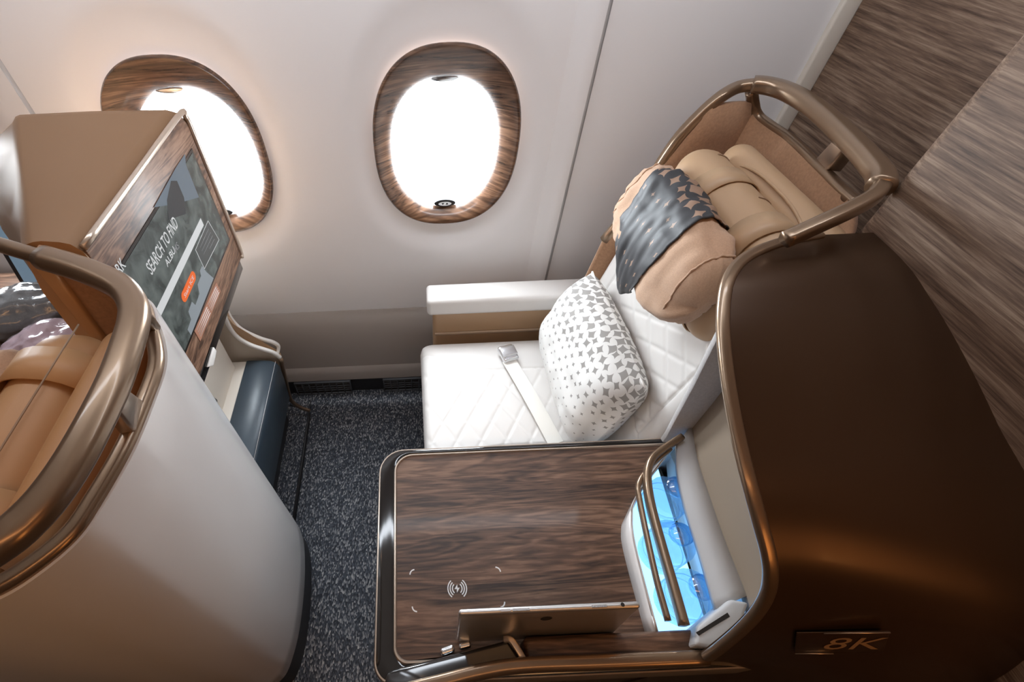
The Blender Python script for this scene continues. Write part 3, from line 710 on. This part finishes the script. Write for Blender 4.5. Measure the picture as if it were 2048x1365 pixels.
low = [at(1503, 182, z=1.155), at(1506, 205, z=1.130), at(1514, 232, z=1.105), at(1540, 254, z=1.098), at(1580, 282, z=1.098), at(1640, 340, z=1.098), at(1680, 380, z=1.098), at(1712, 408, z=1.100)]
lowc = catmull(low, 6)
obj('lower_bar', sweep(lowc, rr(.020, .022, .008, 4)), M['bronze'], seat)
obj('handle_bracket', prism([at(1630, 318, z=1.106), at(1661, 284, z=1.160), at(1683, 302, z=1.160), at(1652, 342, z=1.106)], (.03, 0, -.004), .003, 2), M['bronze_lt'], seat, angle=40)
# felt liner: window-side wing, back, aisle side
lip_path = [Vector((.50, .990, .82)), rim[1], rim[3], rim[4] + Vector((0, 0, -.012)), low[1] + Vector((0, .004, .0)), low[2], low[3], low[4], low[5], low[6], low[7], Vector((.70, .585, 1.09)), Vector((.62, .55, 1.08))]
lipc = catmull(lip_path, 5)
rows_ = [[Vector((p.x - .05*t, p.y - (.02*t if p.y > .9 else 0), p.z*(1 - t) + .52*t)) for p in lipc] for t in (0, .12, .3, .6, 1)]
obj('felt_liner', thick(rows_, .012), M['felt_tan'], seat)
# armrest beside the window
ar = obj('armrest', box(.045, .56, 1.000, 1.062, .30, .545, .012, 3), M['leather_tan'], seat, angle=50)
obj('armrest_pad', xf(softbox(.27, .042, .031, .014, (0, .0, .004)), place((.296, 1.026, .570), rz=0)), M['leather'], ar)
obj('armrest_groove', box(.05, .50, .992, .9985, .44, .452, .002, 1), M['stitch'], ar)

# seat belt
sb = thing('seat_belt', 'cream webbing seat belt with silver buckle lying on the quilted cushion', 'seat belt', (.30, .75, .47))
p0, p1 = at(1018, 722, z=.478), at(1112, 888, z=.474)
path = [p0 + (p1 - p0)*t + Vector((0, 0, .006*math.sin(PI*t))) for t in [i/10 for i in range(11)]]
obj('webbing', sweep(path, rr(.042, .003, .001, 2), scale=None), M['belt'], sb, angle=40)
ang_ = math.degrees(math.atan2(p0.y - p1.y, p0.x - p1.x))
bk = obj('buckle', xf(softbox(.028, .024, .009, .006, (0, 0, .003)), place(at(1016, 708, z=.485), ry=-4, rz=ang_)), M['silver'], sb)
obj('buckle_flap', xf(softbox(.017, .0235, .003, .0025, (0, 0, .002)), place(at(1017, 703, z=.497), ry=-6, rz=ang_)), M['silver'], bk)

# =================================================================== pillows
def pillow(TL, TR, BL, BR, th, n=40, puff=.0, seed=0, wr=.004):
    TL, TR, BL, BR = map(Vector, (TL, TR, BL, BR)); nrm = (TR - TL).cross(BL - TL).normalized()
    V, UV, Fc = [], [], []
    for side in (1, -1):
        for i in range(n + 1):
            for j in range(n + 1):
                u, v = i/n, j/n; a, b = 2*u - 1, 2*v - 1
                k = ((1 - abs(a)**7.0)*(1 - abs(b)**3.0))**.55
                inw = .045*(1 - abs(b)**2)*math.copysign(abs(a)**3, a), .05*(1 - abs(a)**2)*math.copysign(abs(b)**3, b)
                uu, vv = u + inw[0]*.5, v + inw[1]*.5
                p = (BL*(1 - uu) + BR*uu)*(1 - vv) + (TL*(1 - uu) + TR*uu)*vv
                w_ = wr*noise.noise(Vector((u*5, v*7, seed + side*3))) + .6*wr*noise.noise(Vector((u*13, v*9, seed + side*5)))
                V.append(p + nrm*(side*(th*k) + w_*min(1, k*1.6))); UV.append((u, v))
    o = (n + 1)**2
    for s in (0, 1):
        for i in range(n):
            for j in range(n):
                q = [s*o + i*(n + 1) + j, s*o + (i + 1)*(n + 1) + j, s*o + (i + 1)*(n + 1) + j + 1, s*o + i*(n + 1) + j + 1]
                Fc.append(q if s == 0 else q[::-1])
    # spread the cloth coordinates evenly along the surface
    for s in (0, 1):
        for i in range(n + 1):
            ids = [s*o + i*(n + 1) + j for j in range(n + 1)]; acc = [0.]
            for a, b in zip(ids, ids[1:]): acc.append(acc[-1] + (V[b] - V[a]).length)
            for k_, id_ in enumerate(ids): UV[id_] = (UV[id_][0], acc[k_]/max(acc[-1], 1e-6))
        for j in range(n + 1):
            ids = [s*o + i*(n + 1) + j for i in range(n + 1)]; acc = [0.]
            for a, b in zip(ids, ids[1:]): acc.append(acc[-1] + (V[b] - V[a]).length)
            for k_, id_ in enumerate(ids): UV[id_] = (acc[k_]/max(acc[-1], 1e-6), UV[id_][1])
    rim_ = [i*(n + 1) for i in range(n + 1)] + [n*(n + 1) + j for j in range(1, n + 1)] + [i*(n + 1) + n for i in range(n - 1, -1, -1)] + [j for j in range(n - 1, 0, -1)]
    for a, b in zip(rim_, rim_[1:] + rim_[:1]): Fc.append([a, b, b + o, a + o])
    return (V, Fc), UV
pw = thing('scatter_pillow', 'white pillow with grey leaf print leaning on the quilted backrest', 'pillow', (.42, .72, .48))
g, uv = pillow(at(1184, 545, x=.460), at(1290, 778, x=.478), (.390, .935, .482), (.395, .535, .484), .074, seed=2)
obj('pillow_cover', g, M['pillow'], pw, uv=uv)
TLp, TRp = at(1184, 545, x=.460), at(1290, 778, x=.478)
obj('edge_seam', sweep([TLp + (TRp - TLp)*t + Vector((0, 0, .002 - .012*math.sin(PI*t))) for t in [i/20 for i in range(21)]], circ(.003, 6)), M['white_plastic'], pw)

def roll(C, L_, a, b, tilt, amin, amax, v0, v1, k=1.0, nv=40, na=48, seed=0, wr=.005, pw_=.34):
    """bolster along y: elliptical section a (depth) by b (height), tilted"""
    rows_, UV = [], []
    ct_, st = math.cos(math.radians(tilt)), math.sin(math.radians(tilt))
    for i in range(nv + 1):
        v = v0 + (v1 - v0)*i/nv; s = max(.04, (1 - min(1, abs(v))**3.2))**pw_*k; row = []
        for j in range(na + 1):
            t = amin + (amax - amin)*j/na; c, s_ = math.cos(t), math.sin(t)
            x = a*s*math.copysign(abs(c)**.85, c); z = b*s*math.copysign(abs(s_)**.85, s_)
            wv = wr*noise.noise(Vector((v*3.0, t*1.3, seed)))*(1 + 1.5*abs(v)) + 1.1*wr*abs(v)*noise.noise(Vector((v*1.5, t*6, seed + 9))) + .5*wr*noise.noise(Vector((v*9, t*2.6, seed + 4)))
            x += wv*c; z += wv*s_
            row.append(Vector((C[0] + x*ct_ + z*st, C[1] + v*L_, C[2] - x*st + z*ct_))); UV.append((i/nv, j/na))
        rows_.append(row)
    return rows_, UV
hc = thing('head_cushion', 'tan cotton head cushion with charcoal leaf-print cover hanging on the headrest', 'cushion', (.44, .66, .90))
HC = (.486, .722, .992)
rw, uv = roll(HC, .178, .048, .100, 14, 0, 2*PI, -1, 1, seed=3, wr=.008)
obj('cushion_body', loft(rw, caps=True), M['cush_tan'], hc)
for s in (-1, 1):
    sm, _ = roll(HC, .178, .048, .100, 14, .2, PI + .6, s*.80, s*.84, k=1.012, nv=1, na=40, seed=3, wr=.008)
    obj('seam', sweep([(p + q)/2 for p, q in zip(sm[0], sm[1])], circ(.0018, 6), up=(0, 1, 0)), M['cush_tan'], hc)
rw, uv = roll(HC, .178, .050, .103, 14, 1.35*PI, .12*PI, -.42, .56, k=1.035, seed=3, wr=.008)
for i, r_ in enumerate(rw):
    f = i/(len(rw) - 1); hang = .055*(1 - abs(2*f - 1.0)**1.5)
    n0 = len(r_)
    for j in range(n0):
        w_ = max(0, 1 - j/(n0*.30)); r_[j] = r_[j] + Vector((.004*w_, (.73 - r_[j].y)*.35*w_, -hang*w_))
obj('cushion_cover', thick(rw, .0015), M['cover'], hc, uv=uv + uv)

# =================================================================== MONITOR CABINET
XM = -.438
mc = thing('monitor_cabinet', 'bronze monitor housing with walnut face and lit touchscreen beside the window', 'cabinet', (-.62, .71, .40))
# wedge in plan: narrow at the aisle end, wide at the window end; the sloping facet drops from a diagonal crease
def hrow(y, d=0.0):
    f = (y - .505)/(.942 - .505); xc = -.505 - .255*f; k = d; w = .22 + .78*max(0, f)**1.3
    return [Vector(p) for p in ((-.4385, y, 1.165 - k), (-.441, y, 1.184 - k), (-.450, y, 1.196 - k), (-.462, y, 1.200 - k), ((-.462 + xc)/2, y, 1.203 - k), (xc + .010, y, 1.202 - k), (xc, y, 1.199 - k), (xc - .014, y, 1.188 - k), (xc - .15*w, y, 1.115 - k), (xc - .21*w, y, .95 - k*.5), (xc - .24*w, y, .695))]
rows_ = [hrow(y, d) for y, d in ((.505, 0), (.60, 0), (.70, 0), (.80, 0), (.90, 0), (.922, .003), (.935, .011), (.941, .022), (.943, .04))]
obj('housing', loft(rows_), M['bronze_top'], mc, angle=35)
lr = [p for p in rows_[-1][:-1]]; lr.append(lr[-1]*.55 + rows_[-1][-1]*.45)
def fan(pts, c): return list(pts) + [Vector(c)], [[i, (i + 1) % len(pts), len(pts)] for i in range(len(pts))]
obj('housing_side', fan(lr + [Vector((-.4385, .943, .835))], (-.52, .943, 1.0)), M['bronze_top'], mc, smooth=False)
obj('housing_near_side', fan(rows_[0] + [Vector((-.4385, .505, .695))], (-.47, .505, 1.1)), M['leather_warm_lit'], mc, smooth=False)
obj('front_edge_trim', sweep(catmull([(XM + .001, .506, 1.190), (XM + .001, .70, 1.190), (XM + .001, .915, 1.190), (XM + .001, .934, 1.178), (XM + .001, .939, 1.15), (XM + .001, .939, 1.0), (XM + .001, .939, .86), (XM + .001, .930, .835)], 6), rr(.010, .009, .003, 3), up=(1, 0, 0)), M['bronze_lt'], mc)
fx = XM
fo = [(fx, .507, .836), (fx, .934, .836), (fx, .934, 1.165), (fx, .918, 1.185), (fx, .507, 1.185)]
face = obj('face_panel', prism(fo, (-.02, 0, 0), .002, 2), M['walnut_face'], mc, angle=40)
SY0, SY1, SZ0, SZ1 = .530, .902, .912, 1.122
obj('screen_bezel', box(fx - .002, fx + .0012, SY0 - .006, SY1 + .006, SZ0 - .006, SZ1 + .006), M['black'], mc, smooth=False)
def scr_mat():
    m = emis('touchscreen', (.05, .06, .065), .8, .12); nt = m.node_tree; b = nt.nodes['Principled BSDF']
    tc = [n for n in nt.nodes if n.type == 'TEX_COORD'][0]
    n = nt.nodes.new('ShaderNodeTexNoise'); n.inputs['Scale'].default_value = 26; n.inputs['Detail'].default_value = 7; n.inputs['Distortion'].default_value = .8
    r = nt.nodes.new('ShaderNodeValToRGB'); e = r.color_ramp.elements
    e[0].position = .3; e[0].color = (.018, .022, .022, 1); e[1].position = .75; e[1].color = (.085, .10, .095, 1)
    nt.links.new(tc.outputs['Object'], n.inputs['Vector']); nt.links.new(n.outputs['Fac'], r.inputs['Fac'])
    nt.links.new(r.outputs['Color'], b.inputs['Emission Color']); nt.links.new(r.outputs['Color'], b.inputs['Base Color'])
    return m
xs = fx + .0016
scr = obj('screen', quadgeo([(xs, SY0, SZ0), (xs, SY1, SZ0), (xs, SY1, SZ1), (xs, SY0, SZ1)]), scr_mat(), mc, smooth=False, label='lit touchscreen with white search lettering')
def SP(px, py, k=1): return at(px, py, x=xs + .0004*k)
e_white = emis('screen_white', (.75, .77, .78), .55); e_grey = emis('screen_grey', (.30, .31, .32), .5); e_orange = emis('screen_orange', (.9, .16, .03), .6)
e_sky = emis('screen_sky', (.15, .19, .23), .6); e_rock = emis('screen_rock', (.045, .05, .055), .6); e_city = emis('screen_city', (.30, .34, .37), .55); e_dim = emis('screen_dim', (.10, .11, .11), .5)
obj('screen_sky', quadgeo([SP(370, 308, .5), SP(352, 335, .5), SP(308, 415, .5), SP(327, 412, .5), SP(352, 408, .5), SP(398, 395, .5), SP(372, 330, .5)]), e_sky, scr, smooth=False)
obj('screen_rock', quadgeo([SP(342, 362, 1), SP(334, 400, 1), SP(337, 440, 1), SP(372, 428, 1), SP(368, 395, 1), SP(354, 362, 1)]), e_rock, scr, smooth=False)
def bar(a0, a1, w, m, name, k=2):
    (y0, z0), (y1, z1) = a0, a1
    X = xs + .0004*k
    return obj(name, quadgeo([(X, y0, z0 - w/2), (X, y1, z1 - w/2), (X, y1, z1 + w/2), (X, y0, z0 + w/2)]), m, scr, smooth=False)
ba, bb = SP(402, 438, 2), SP(318, 637, 2)
bar((bb.y, (ba.z + bb.z)/2 + .0), (ba.y, (ba.z + bb.z)/2), .017, e_white, 'search_field')
R_, U_ = (0, 1, 0), (0, 0, 1)
s0, s1 = SP(303, 552, 2), SP(361, 462, 2)
def fit_text(name, s, a, b, hgt, m, sx0=.7, k=3, shear=0, parent=scr, bold=.01):
    t = text(name, s, Vector((xs + .0004*k, a.y, a.z)), R_, U_, hgt, m, parent, shear, 1.0, bold)
    vs2 = t.data.vertices; w = max(v.co.y for v in vs2) - min(v.co.y for v in vs2); y0 = min(v.co.y for v in vs2); f = (b.y - a.y)/w
    for v in vs2: v.co.y = y0 + (v.co.y - y0)*f
    return t
fit_text('screen_text', 'SEARCH TO FIND', s0, s1, .022, e_white)
fit_text('screen_text', 'ALBU', SP(335, 535, 2), SP(352, 505, 2), .0125, e_white)
fit_text('screen_text', 'MS', SP(352, 508, 2), SP(359, 496, 2), .0125, e_grey)
fit_text('screen_text', 'RK', SP(240, 552, 2), SP(256, 541, 2), .017, e_white)
# information frame outlined in white
fq = [SP(416, 442, 2), SP(438, 480, 2), SP(409, 538, 2), SP(391, 500, 2)]
obj('info_panel', quadgeo([SP(416, 442, 1.5), SP(438, 480, 1.5), SP(409, 538, 1.5), SP(391, 500, 1.5)]), e_dim, scr, smooth=False)
for a, b in zip(fq, fq[1:] + fq[:1]): obj('info_outline', sweep([a, b], circ(.0006, 4), up=(1, 0, 0)), e_white, scr)
for k in range(4):
    a = fq[0] + (fq[1] - fq[0])*(.2 + .18*k); b = fq[3] + (fq[2] - fq[3])*(.2 + .18*k)
    obj('info_line', sweep([a + (b - a)*.15, a + (b - a)*(.8 if k < 3 else .5)], circ(.0005, 4), up=(1, 0, 0)), e_grey, scr)
# orange button
oc0, oc1 = SP(369, 594, 2), SP(386, 553, 2); oz = (oc0.z + oc1.z)/2
btn = []
for cy_, a0 in ((oc1.y, -90), (oc0.y, 90)):
    for i in range(9):
        t = math.radians(a0 + i*180/8); btn.append((xs + .0008, cy_ + .0105*math.cos(t), oz + .0105*math.sin(t)))
ob = obj('start_button', quadgeo(btn), e_orange, scr, smooth=False)
fit_text('button_text', 'Start ICE', Vector((0, oc0.y, oz - .004)), Vector((0, oc1.y, oz)), .008, e_white, k=3, bold=.0)
cz = SZ0
city = [(.60, .0), (.60, .016), (.625, .018), (.63, .034), (.655, .036), (.66, .022), (.69, .024), (.70, .040), (.725, .041), (.73, .05), (.745, .05), (.75, .03), (.765, .0)]
obj('screen_city', quadgeo([(xs + .0003, a, cz + b) for a, b in city]), e_city, scr, smooth=False)
# paper placard under the screen
pl = [at(432, 565, x=fx + .0006), at(441, 583, x=fx + .0006), at(400, 683, x=fx + .0006), at(388, 662, x=fx + .0006)]
e_pl = mat('placard_film', (.42, .20, .13), .35)
plo = obj('placard', prism(pl, (.0006, 0, 0)), e_pl, mc, smooth=False)
for k in range(4):
    a = pl[0] + (pl[1] - pl[0])*(.2 + .2*k); b = pl[3] + (pl[2] - pl[3])*(.2 + .2*k)
    for t0, t1 in ((.06, .45), (.5, .95)):
        obj('placard_line', sweep([a + (b - a)*t0 + Vector((.0008, 0, 0)), a + (b - a)*t1 + Vector((.0008, 0, 0))], circ(.0007, 4), up=(1, 0, 0)), M['mark'], plo)
obj('lower_lip', box(fx - .03, fx - .006, .507, .932, .800, .838, .004, 2), M['black'], mc)
obj('latch_tab', prism([at(428, 694, x=-.4395), at(434, 702, x=-.4395), at(428, 732, x=-.4395), at(416, 735, x=-.4395)], (-.005, 0, 0), .002, 2), M['white_plastic'], mc)
obj('lower_support', box(-.66, -.60, .55, .93, .40, .84), M['beige'], mc, smooth=False)
obj('reader_bump', prism([at(405, 775, x=-.45), at(437, 800, x=-.45), at(433, 822, x=-.45), at(402, 800, x=-.45)], (-.02, 0, 0), .004, 2), M['black_soft'], mc)

# =================================================================== FOOTREST
ft = thing('footrest', 'leather footrest with beige top and navy front bolster under the monitor', 'footrest', (-.62, .70, 0))
obj('beige_pad', box(-.80, -.567, .548, .955, .30, .400, .004, 2), M['beige'], ft)
nb = [(-.568, .402), (-.52, .401), (-.490, .396), (-.473, .382), (-.468, .36), (-.470, .30), (-.480, .18), (-.568, .18)]
obj('navy_bolster', prism([(a, .548, b) for a, b in nb], (0, .409, 0), .004, 2), M['navy'], ft, angle=40)
obj('bolster_stitch', sweep([(-.4765, .548, .389), (-.4765, .957, .389)], circ(.0009, 6)), M['grey'], ft)
obj('base_block', box(-.80, -.52, .548, .955, .03, .30), M['black_soft'], ft, smooth=False)
obj('carpet_step', box(-.80, -.450, .545, 1.06, 0, .022, .004, 2), M['carpet'], ft)
obj('step_edge', sweep([(-.449, .545, .012), (-.449, .99, .012), (-.452, 1.005, .012), (-.53, 1.03, .012)], rr(.008, .024, .003, 2)), M['black_soft'], ft)
# side panel with swooping white rails next to the wall
rB = [at(430, 560, y=.975), at(442, 605, y=.975), at(452, 640, y=.975), at(470, 670, y=.975), at(500, 690, y=.975), at(545, 705, y=.975), at(561, 716, y=.975)]
rA = [at(436, 560, y=1.02), at(449, 610, y=1.02), at(462, 638, y=1.02), at(484, 660, y=1.02), at(520, 677, y=1.02), at(546, 685, y=1.02), at(557, 694, y=1.02), at(554, 710, y=1.0)]
obj('front_rail', sweep(catmull(rB, 6), rr(.011, .013, .004, 3), up=(0, 1, 0)), M['white_plastic'], ft)
obj('rear_rail', sweep(catmull(rA, 6), rr(.011, .013, .004, 3), up=(0, 1, 0)), M['white_plastic'], ft)
pb = catmull(rB, 4)
obj('side_panel', prism([p + Vector((0, .004, -.004)) for p in pb] + [Vector((-.500, .979, .30)), Vector((-.51, .979, .12)), Vector((-.70, .979, .12)), Vector((-.70, .979, pb[0].z))], (0, .006, 0)), M['beige'], ft, smooth=False)
obj('armrest_tray', prism([p + Vector((0, -.004, -.030)) for p in catmull(rA[:-1], 4)] + [p + Vector((0, .008, -.030)) for p in catmull(rB, 4)][::-1], (0, 0, -.004)), M['leather_tan'], ft, smooth=False)
obj('support_strut', sweep(catmull([at(562, 718, y=.975), at(572, 765, y=.975), at(582, 800, y=.975), at(600, 815, y=.975), at(620, 822, y=.975)], 6), rr(.014, .010, .003, 3), up=(0, 1, 0)), M['bronze'], ft)

# =================================================================== SEAT AHEAD (shell, rails, headrest)
fs = thing('passenger_seat', 'tan leather airline seat ahead with glossy white back shell and double bronze rail', 'seat', (-.6, .27, 0))
topP = [Vector(p) for p in ((-.40, .482, 1.118), (-.385, .470, 1.12), (-.370, .455, 1.12))] + [at(px, py, z=1.12) for px, py in ((300, 652), (311, 690), (313, 735), (291, 800), (248, 900), (183, 1012), (140, 1072), (68, 1132), (-10, 1178))] + [Vector((-.43, .093, 1.12)), Vector((-.50, .083, 1.12)), Vector((-.60, .077, 1.12)), Vector((-.90, .073, 1.12))]
botP = [Vector(p) for p in ((-.452, .535, .13), (-.435, .525, .13), (-.42, .515, .13), (-.405, .500, .13), (-.386, .455, .13), (-.373, .38, .13), (-.368, .30, .13), (-.370, .22, .13), (-.383, .155, .13), (-.400, .132, .13), (-.425, .115, .13), (-.460, .102, .13), (-.50, .091, .13), (-.56, .085, .13), (-.64, .081, .13), (-.90, .078, .13))]
tp, bp_ = catmull(topP, 6), catmull(botP, 6)
rows_ = []
for k in range(13):
    t = k/12; s = t + .12*math.sin(PI*t)*(1 - t)
    rows_.append([a*(1 - t) + b*t + Vector((0, 0, 0)) for a, b in zip(tp, bp_)])
rows_.append([p + Vector((-.01, 0, -.012)) for p in rows_[-1]])
obj('back_shell', thick(rows_, -.012), M['white_gloss'], fs, angle=50)
kp = [Vector((p.x + .004, p.y + (.004 if p.y > .3 else -.002), 0)) for p in bp_]
obj('kick_plinth', loft([[Vector((p.x, p.y, .0)) for p in kp], [Vector((p.x, p.y, .118)) for p in kp]]), M['black_soft'], fs)
obj('lower_rail', sweep(tp[8:], rr(.018, .020, .007, 4)), M['bronze'], fs)
Tz = 1.197
tube7 = [at(-160, 440, z=Tz - .03), at(-70, 468, z=Tz - .01), at(0, 490, z=Tz), at(60, 508, z=Tz), at(140, 531, z=Tz), at(200, 553, z=Tz), at(244, 577, z=Tz), at(266, 608, z=Tz), at(268, 642, z=Tz), at(255, 690, z=Tz), at(230, 761, z=Tz), at(194, 837, z=Tz), at(150, 918, z=Tz), at(105, 985, z=Tz), at(60, 1036, z=Tz), at(5, 1082, z=Tz), at(-110, 1150, z=Tz - .005), at(-300, 1240, z=Tz - .02)]
t7 = catmull(tube7, 6)
obj('top_rail', sweep(t7[:22], rr(.019, .019, .008, 4)), M['bronze'], fs)
obj('handle', sweep(t7[20:], rr(.031, .027, .011, 5)), M['bronze'], fs)
obj('handle_bracket', prism([at(232, 816, z=1.188), at(254, 776, z=1.188), at(289, 802, z=1.125), at(272, 866, z=1.125)], (-.020, 0, -.016), .003, 2), M['bronze_lt'], fs, angle=40)
obj('rail_link', sweep([at(272, 628, z=Tz - .01), at(290, 638, z=1.15), at(306, 660, z=1.12)], rr(.018, .016, .005, 3), up=(0, 1, 0)), M['bronze'], fs)
# felt wing on the window side
wg = [at(62, 505, y=.485), at(76, 524, y=.485), at(220, 716, y=.485), at(262, 770, y=.485), at(330, 700, y=.485), at(300, 630, y=.485), at(240, 575, y=.485), at(150, 540, y=.485)]
obj('felt_wing', prism(wg, (0, .02, 0), .003, 2), M['felt_tan'], fs, angle=40)
obj('wing_edge', sweep([at(86, 530, y=.482), at(150, 612, y=.482), at(222, 708, y=.482), at(262, 762, y=.482)], rr(.020, .010, .003, 3), up=(0, 1, 0)), M['leather_warm_lit'], fs)
obj('felt_liner', thick([[p + Vector((-.016, .006, -.012)) for p in tp[18:50]], [p + Vector((-.085, .05 if p.y < .2 else 0, -.30)) for p in tp[18:50]]], -.004), M['felt_tan'], fs)
# headrest and backrest of the seat ahead
m7 = place((-.482, .277, 1.005), ry=10)
h7 = obj('headrest', xf(softbox(.052, .165, .115, .046, (.008, 0, .006)), m7), M['leather_warm_lit'], fs)
def strap7(yc, w):
    hx, hz, r = .0535, .1185, .046; loop = []
    for cx, cz, a in ((hx - r, hz - r, 0), (-hx + r, hz - r, PI/2), (-hx + r, -hz + r, PI), (hx - r, -hz + r, 1.5*PI)):
        for i in range(7):
            t = a + i*PI/12; loop.append(Vector((cx + r*math.cos(t), 0, cz + r*math.sin(t) + (.006 if cz > 0 else -.006))))
    return thick([[m7 @ Vector((p.x*1.03, yc + dy, p.z)) for p in loop + loop[:1]] for dy in (-w/2, w/2)], .002)
obj('headrest_strap', strap7(.085, .050), M['leather_warm_lit'], h7)
obj('headrest_strap', strap7(-.095, .050), M['leather_warm_lit'], h7)
obj('seam', sweep([m7 @ Vector((.015, y, .1255)) for y in (-.15, -.05, .05, .15)], circ(.0012, 6)), M['stitch'], h7)
obj('upper_back_cushion', xf(softbox(.028, .15, .17, .026, (.008, 0, 0)), place((-.415, .285, .95), ry=8)), M['leather_warm_lit'], fs)
obj('backrest', xf(softbox(.055, .165, .28, .04), place((-.54, .285, .72), ry=12)), M['leather'], fs)
obj('seat_cushion', xf(softbox(.24, .165, .05, .03), place((-.80, .285, .43))), M['leather'], fs)
obj('seat_base', box(-1.0, -.52, .12, .50, 0, .38), M['black_soft'], fs, smooth=False)
hc7 = thing('head_cushion', 'tan cotton head cushion with charcoal leaf-print cover on the seat ahead', 'cushion', (-.59, .27, .90))
rw, uv = roll((-.588, .262, 1.012), .180, .056, .112, 12, 0, 2*PI, -1, 1, seed=8)
obj('cushion_body', loft(rw, caps=True), M['cush_tan'], hc7)
rw, uv = roll((-.588, .262, 1.012), .180, .058, .115, 12, 1.35*PI, .12*PI, -.45, .45, k=1.03, seed=8)
obj('cushion_cover', thick(rw, .0015), M['cover'], hc7, uv=uv + uv)

# =================================================================== WINDOW-SIDE SHELF OF THE SEAT AHEAD AND WHAT LIES ON IT
sh = thing('side_shelf', 'walnut topped shelf by the window beside the seat ahead', 'shelf', (-1.15, .82, 0))
obj('shelf_top', box(-1.55, -.70, .575, 1.10, .665, .690, .006, 2), M['walnut'], sh)
obj('shelf_body', box(-1.53, -.92, .60, 1.09, 0, .665, .01, 2), M['bronze_cover'], sh)
td = thing('touch_tablet', 'dark framed touchscreen tablet with pale blue glare painted on its screen on the walnut shelf', 'tablet', (-1.0, .98, .69))
b0 = at(48, 577, z=.70)
mtd = Matrix.Translation((b0.x + .13, b0.y, .692)) @ Matrix.Rotation(math.radians(-14), 4, 'X') @ Matrix.Translation((0, 0, .11))
obj('tablet_case', xf(softbox(.13, .006, .108, .005, n=6), mtd), M['black_soft'], td)
obj('tablet_glass', xf(quadgeo([(-.115, -.0064, -.092), (.115, -.0064, -.092), (.115, -.0064, .092), (-.115, -.0064, .092)]), mtd), emis('tablet_glare', (.22, .32, .42), .5), td, smooth=False)  # blue-white glare on the glass, put in as emission
def bag(name, loc, hx, hy, hz, rz, rx, m, label, cat, seed, wr=.012):
    V, Fc = softbox(hx, hy, hz, min(hx, hy, hz)*.85, (.0, .01, .012), n=22)
    out_ = []
    for v in V:
        n1 = noise.noise(v*14 + Vector((seed, 0, 0))); n2 = abs(noise.noise(v*30 + Vector((0, seed, 0))))
        t = abs(v.x/hx); out_.append(Vector((v.x, v.y*(1 - .25*t*t), v.z*(1 - .35*t*t))) + v.normalized()*(wr*n1 - wr*.8*n2))
    return obj(name, xf((out_, Fc), place(loc, rx=rx, rz=rz)), m, label=label, cat=cat)
film = lambda n, c, r=.12: mat(n, c, r, 0, .9, bump=(60, .5, .004))
bag('amenity_pouch', at(50, 622, z=.752) , .14, .075, .050, 14, 0, film('grey_film', (.16, .17, .18)), 'charcoal pouch wrapped in shiny clear film on the walnut shelf', 'pouch', 3)
bag('wrapped_blanket', at(118, 700, z=.752), .13, .075, .050, 20, 0, film('mauve_film', (.52, .40, .46)), 'mauve and white bundle wrapped in clear plastic below the charcoal pouch', 'blanket', 9)
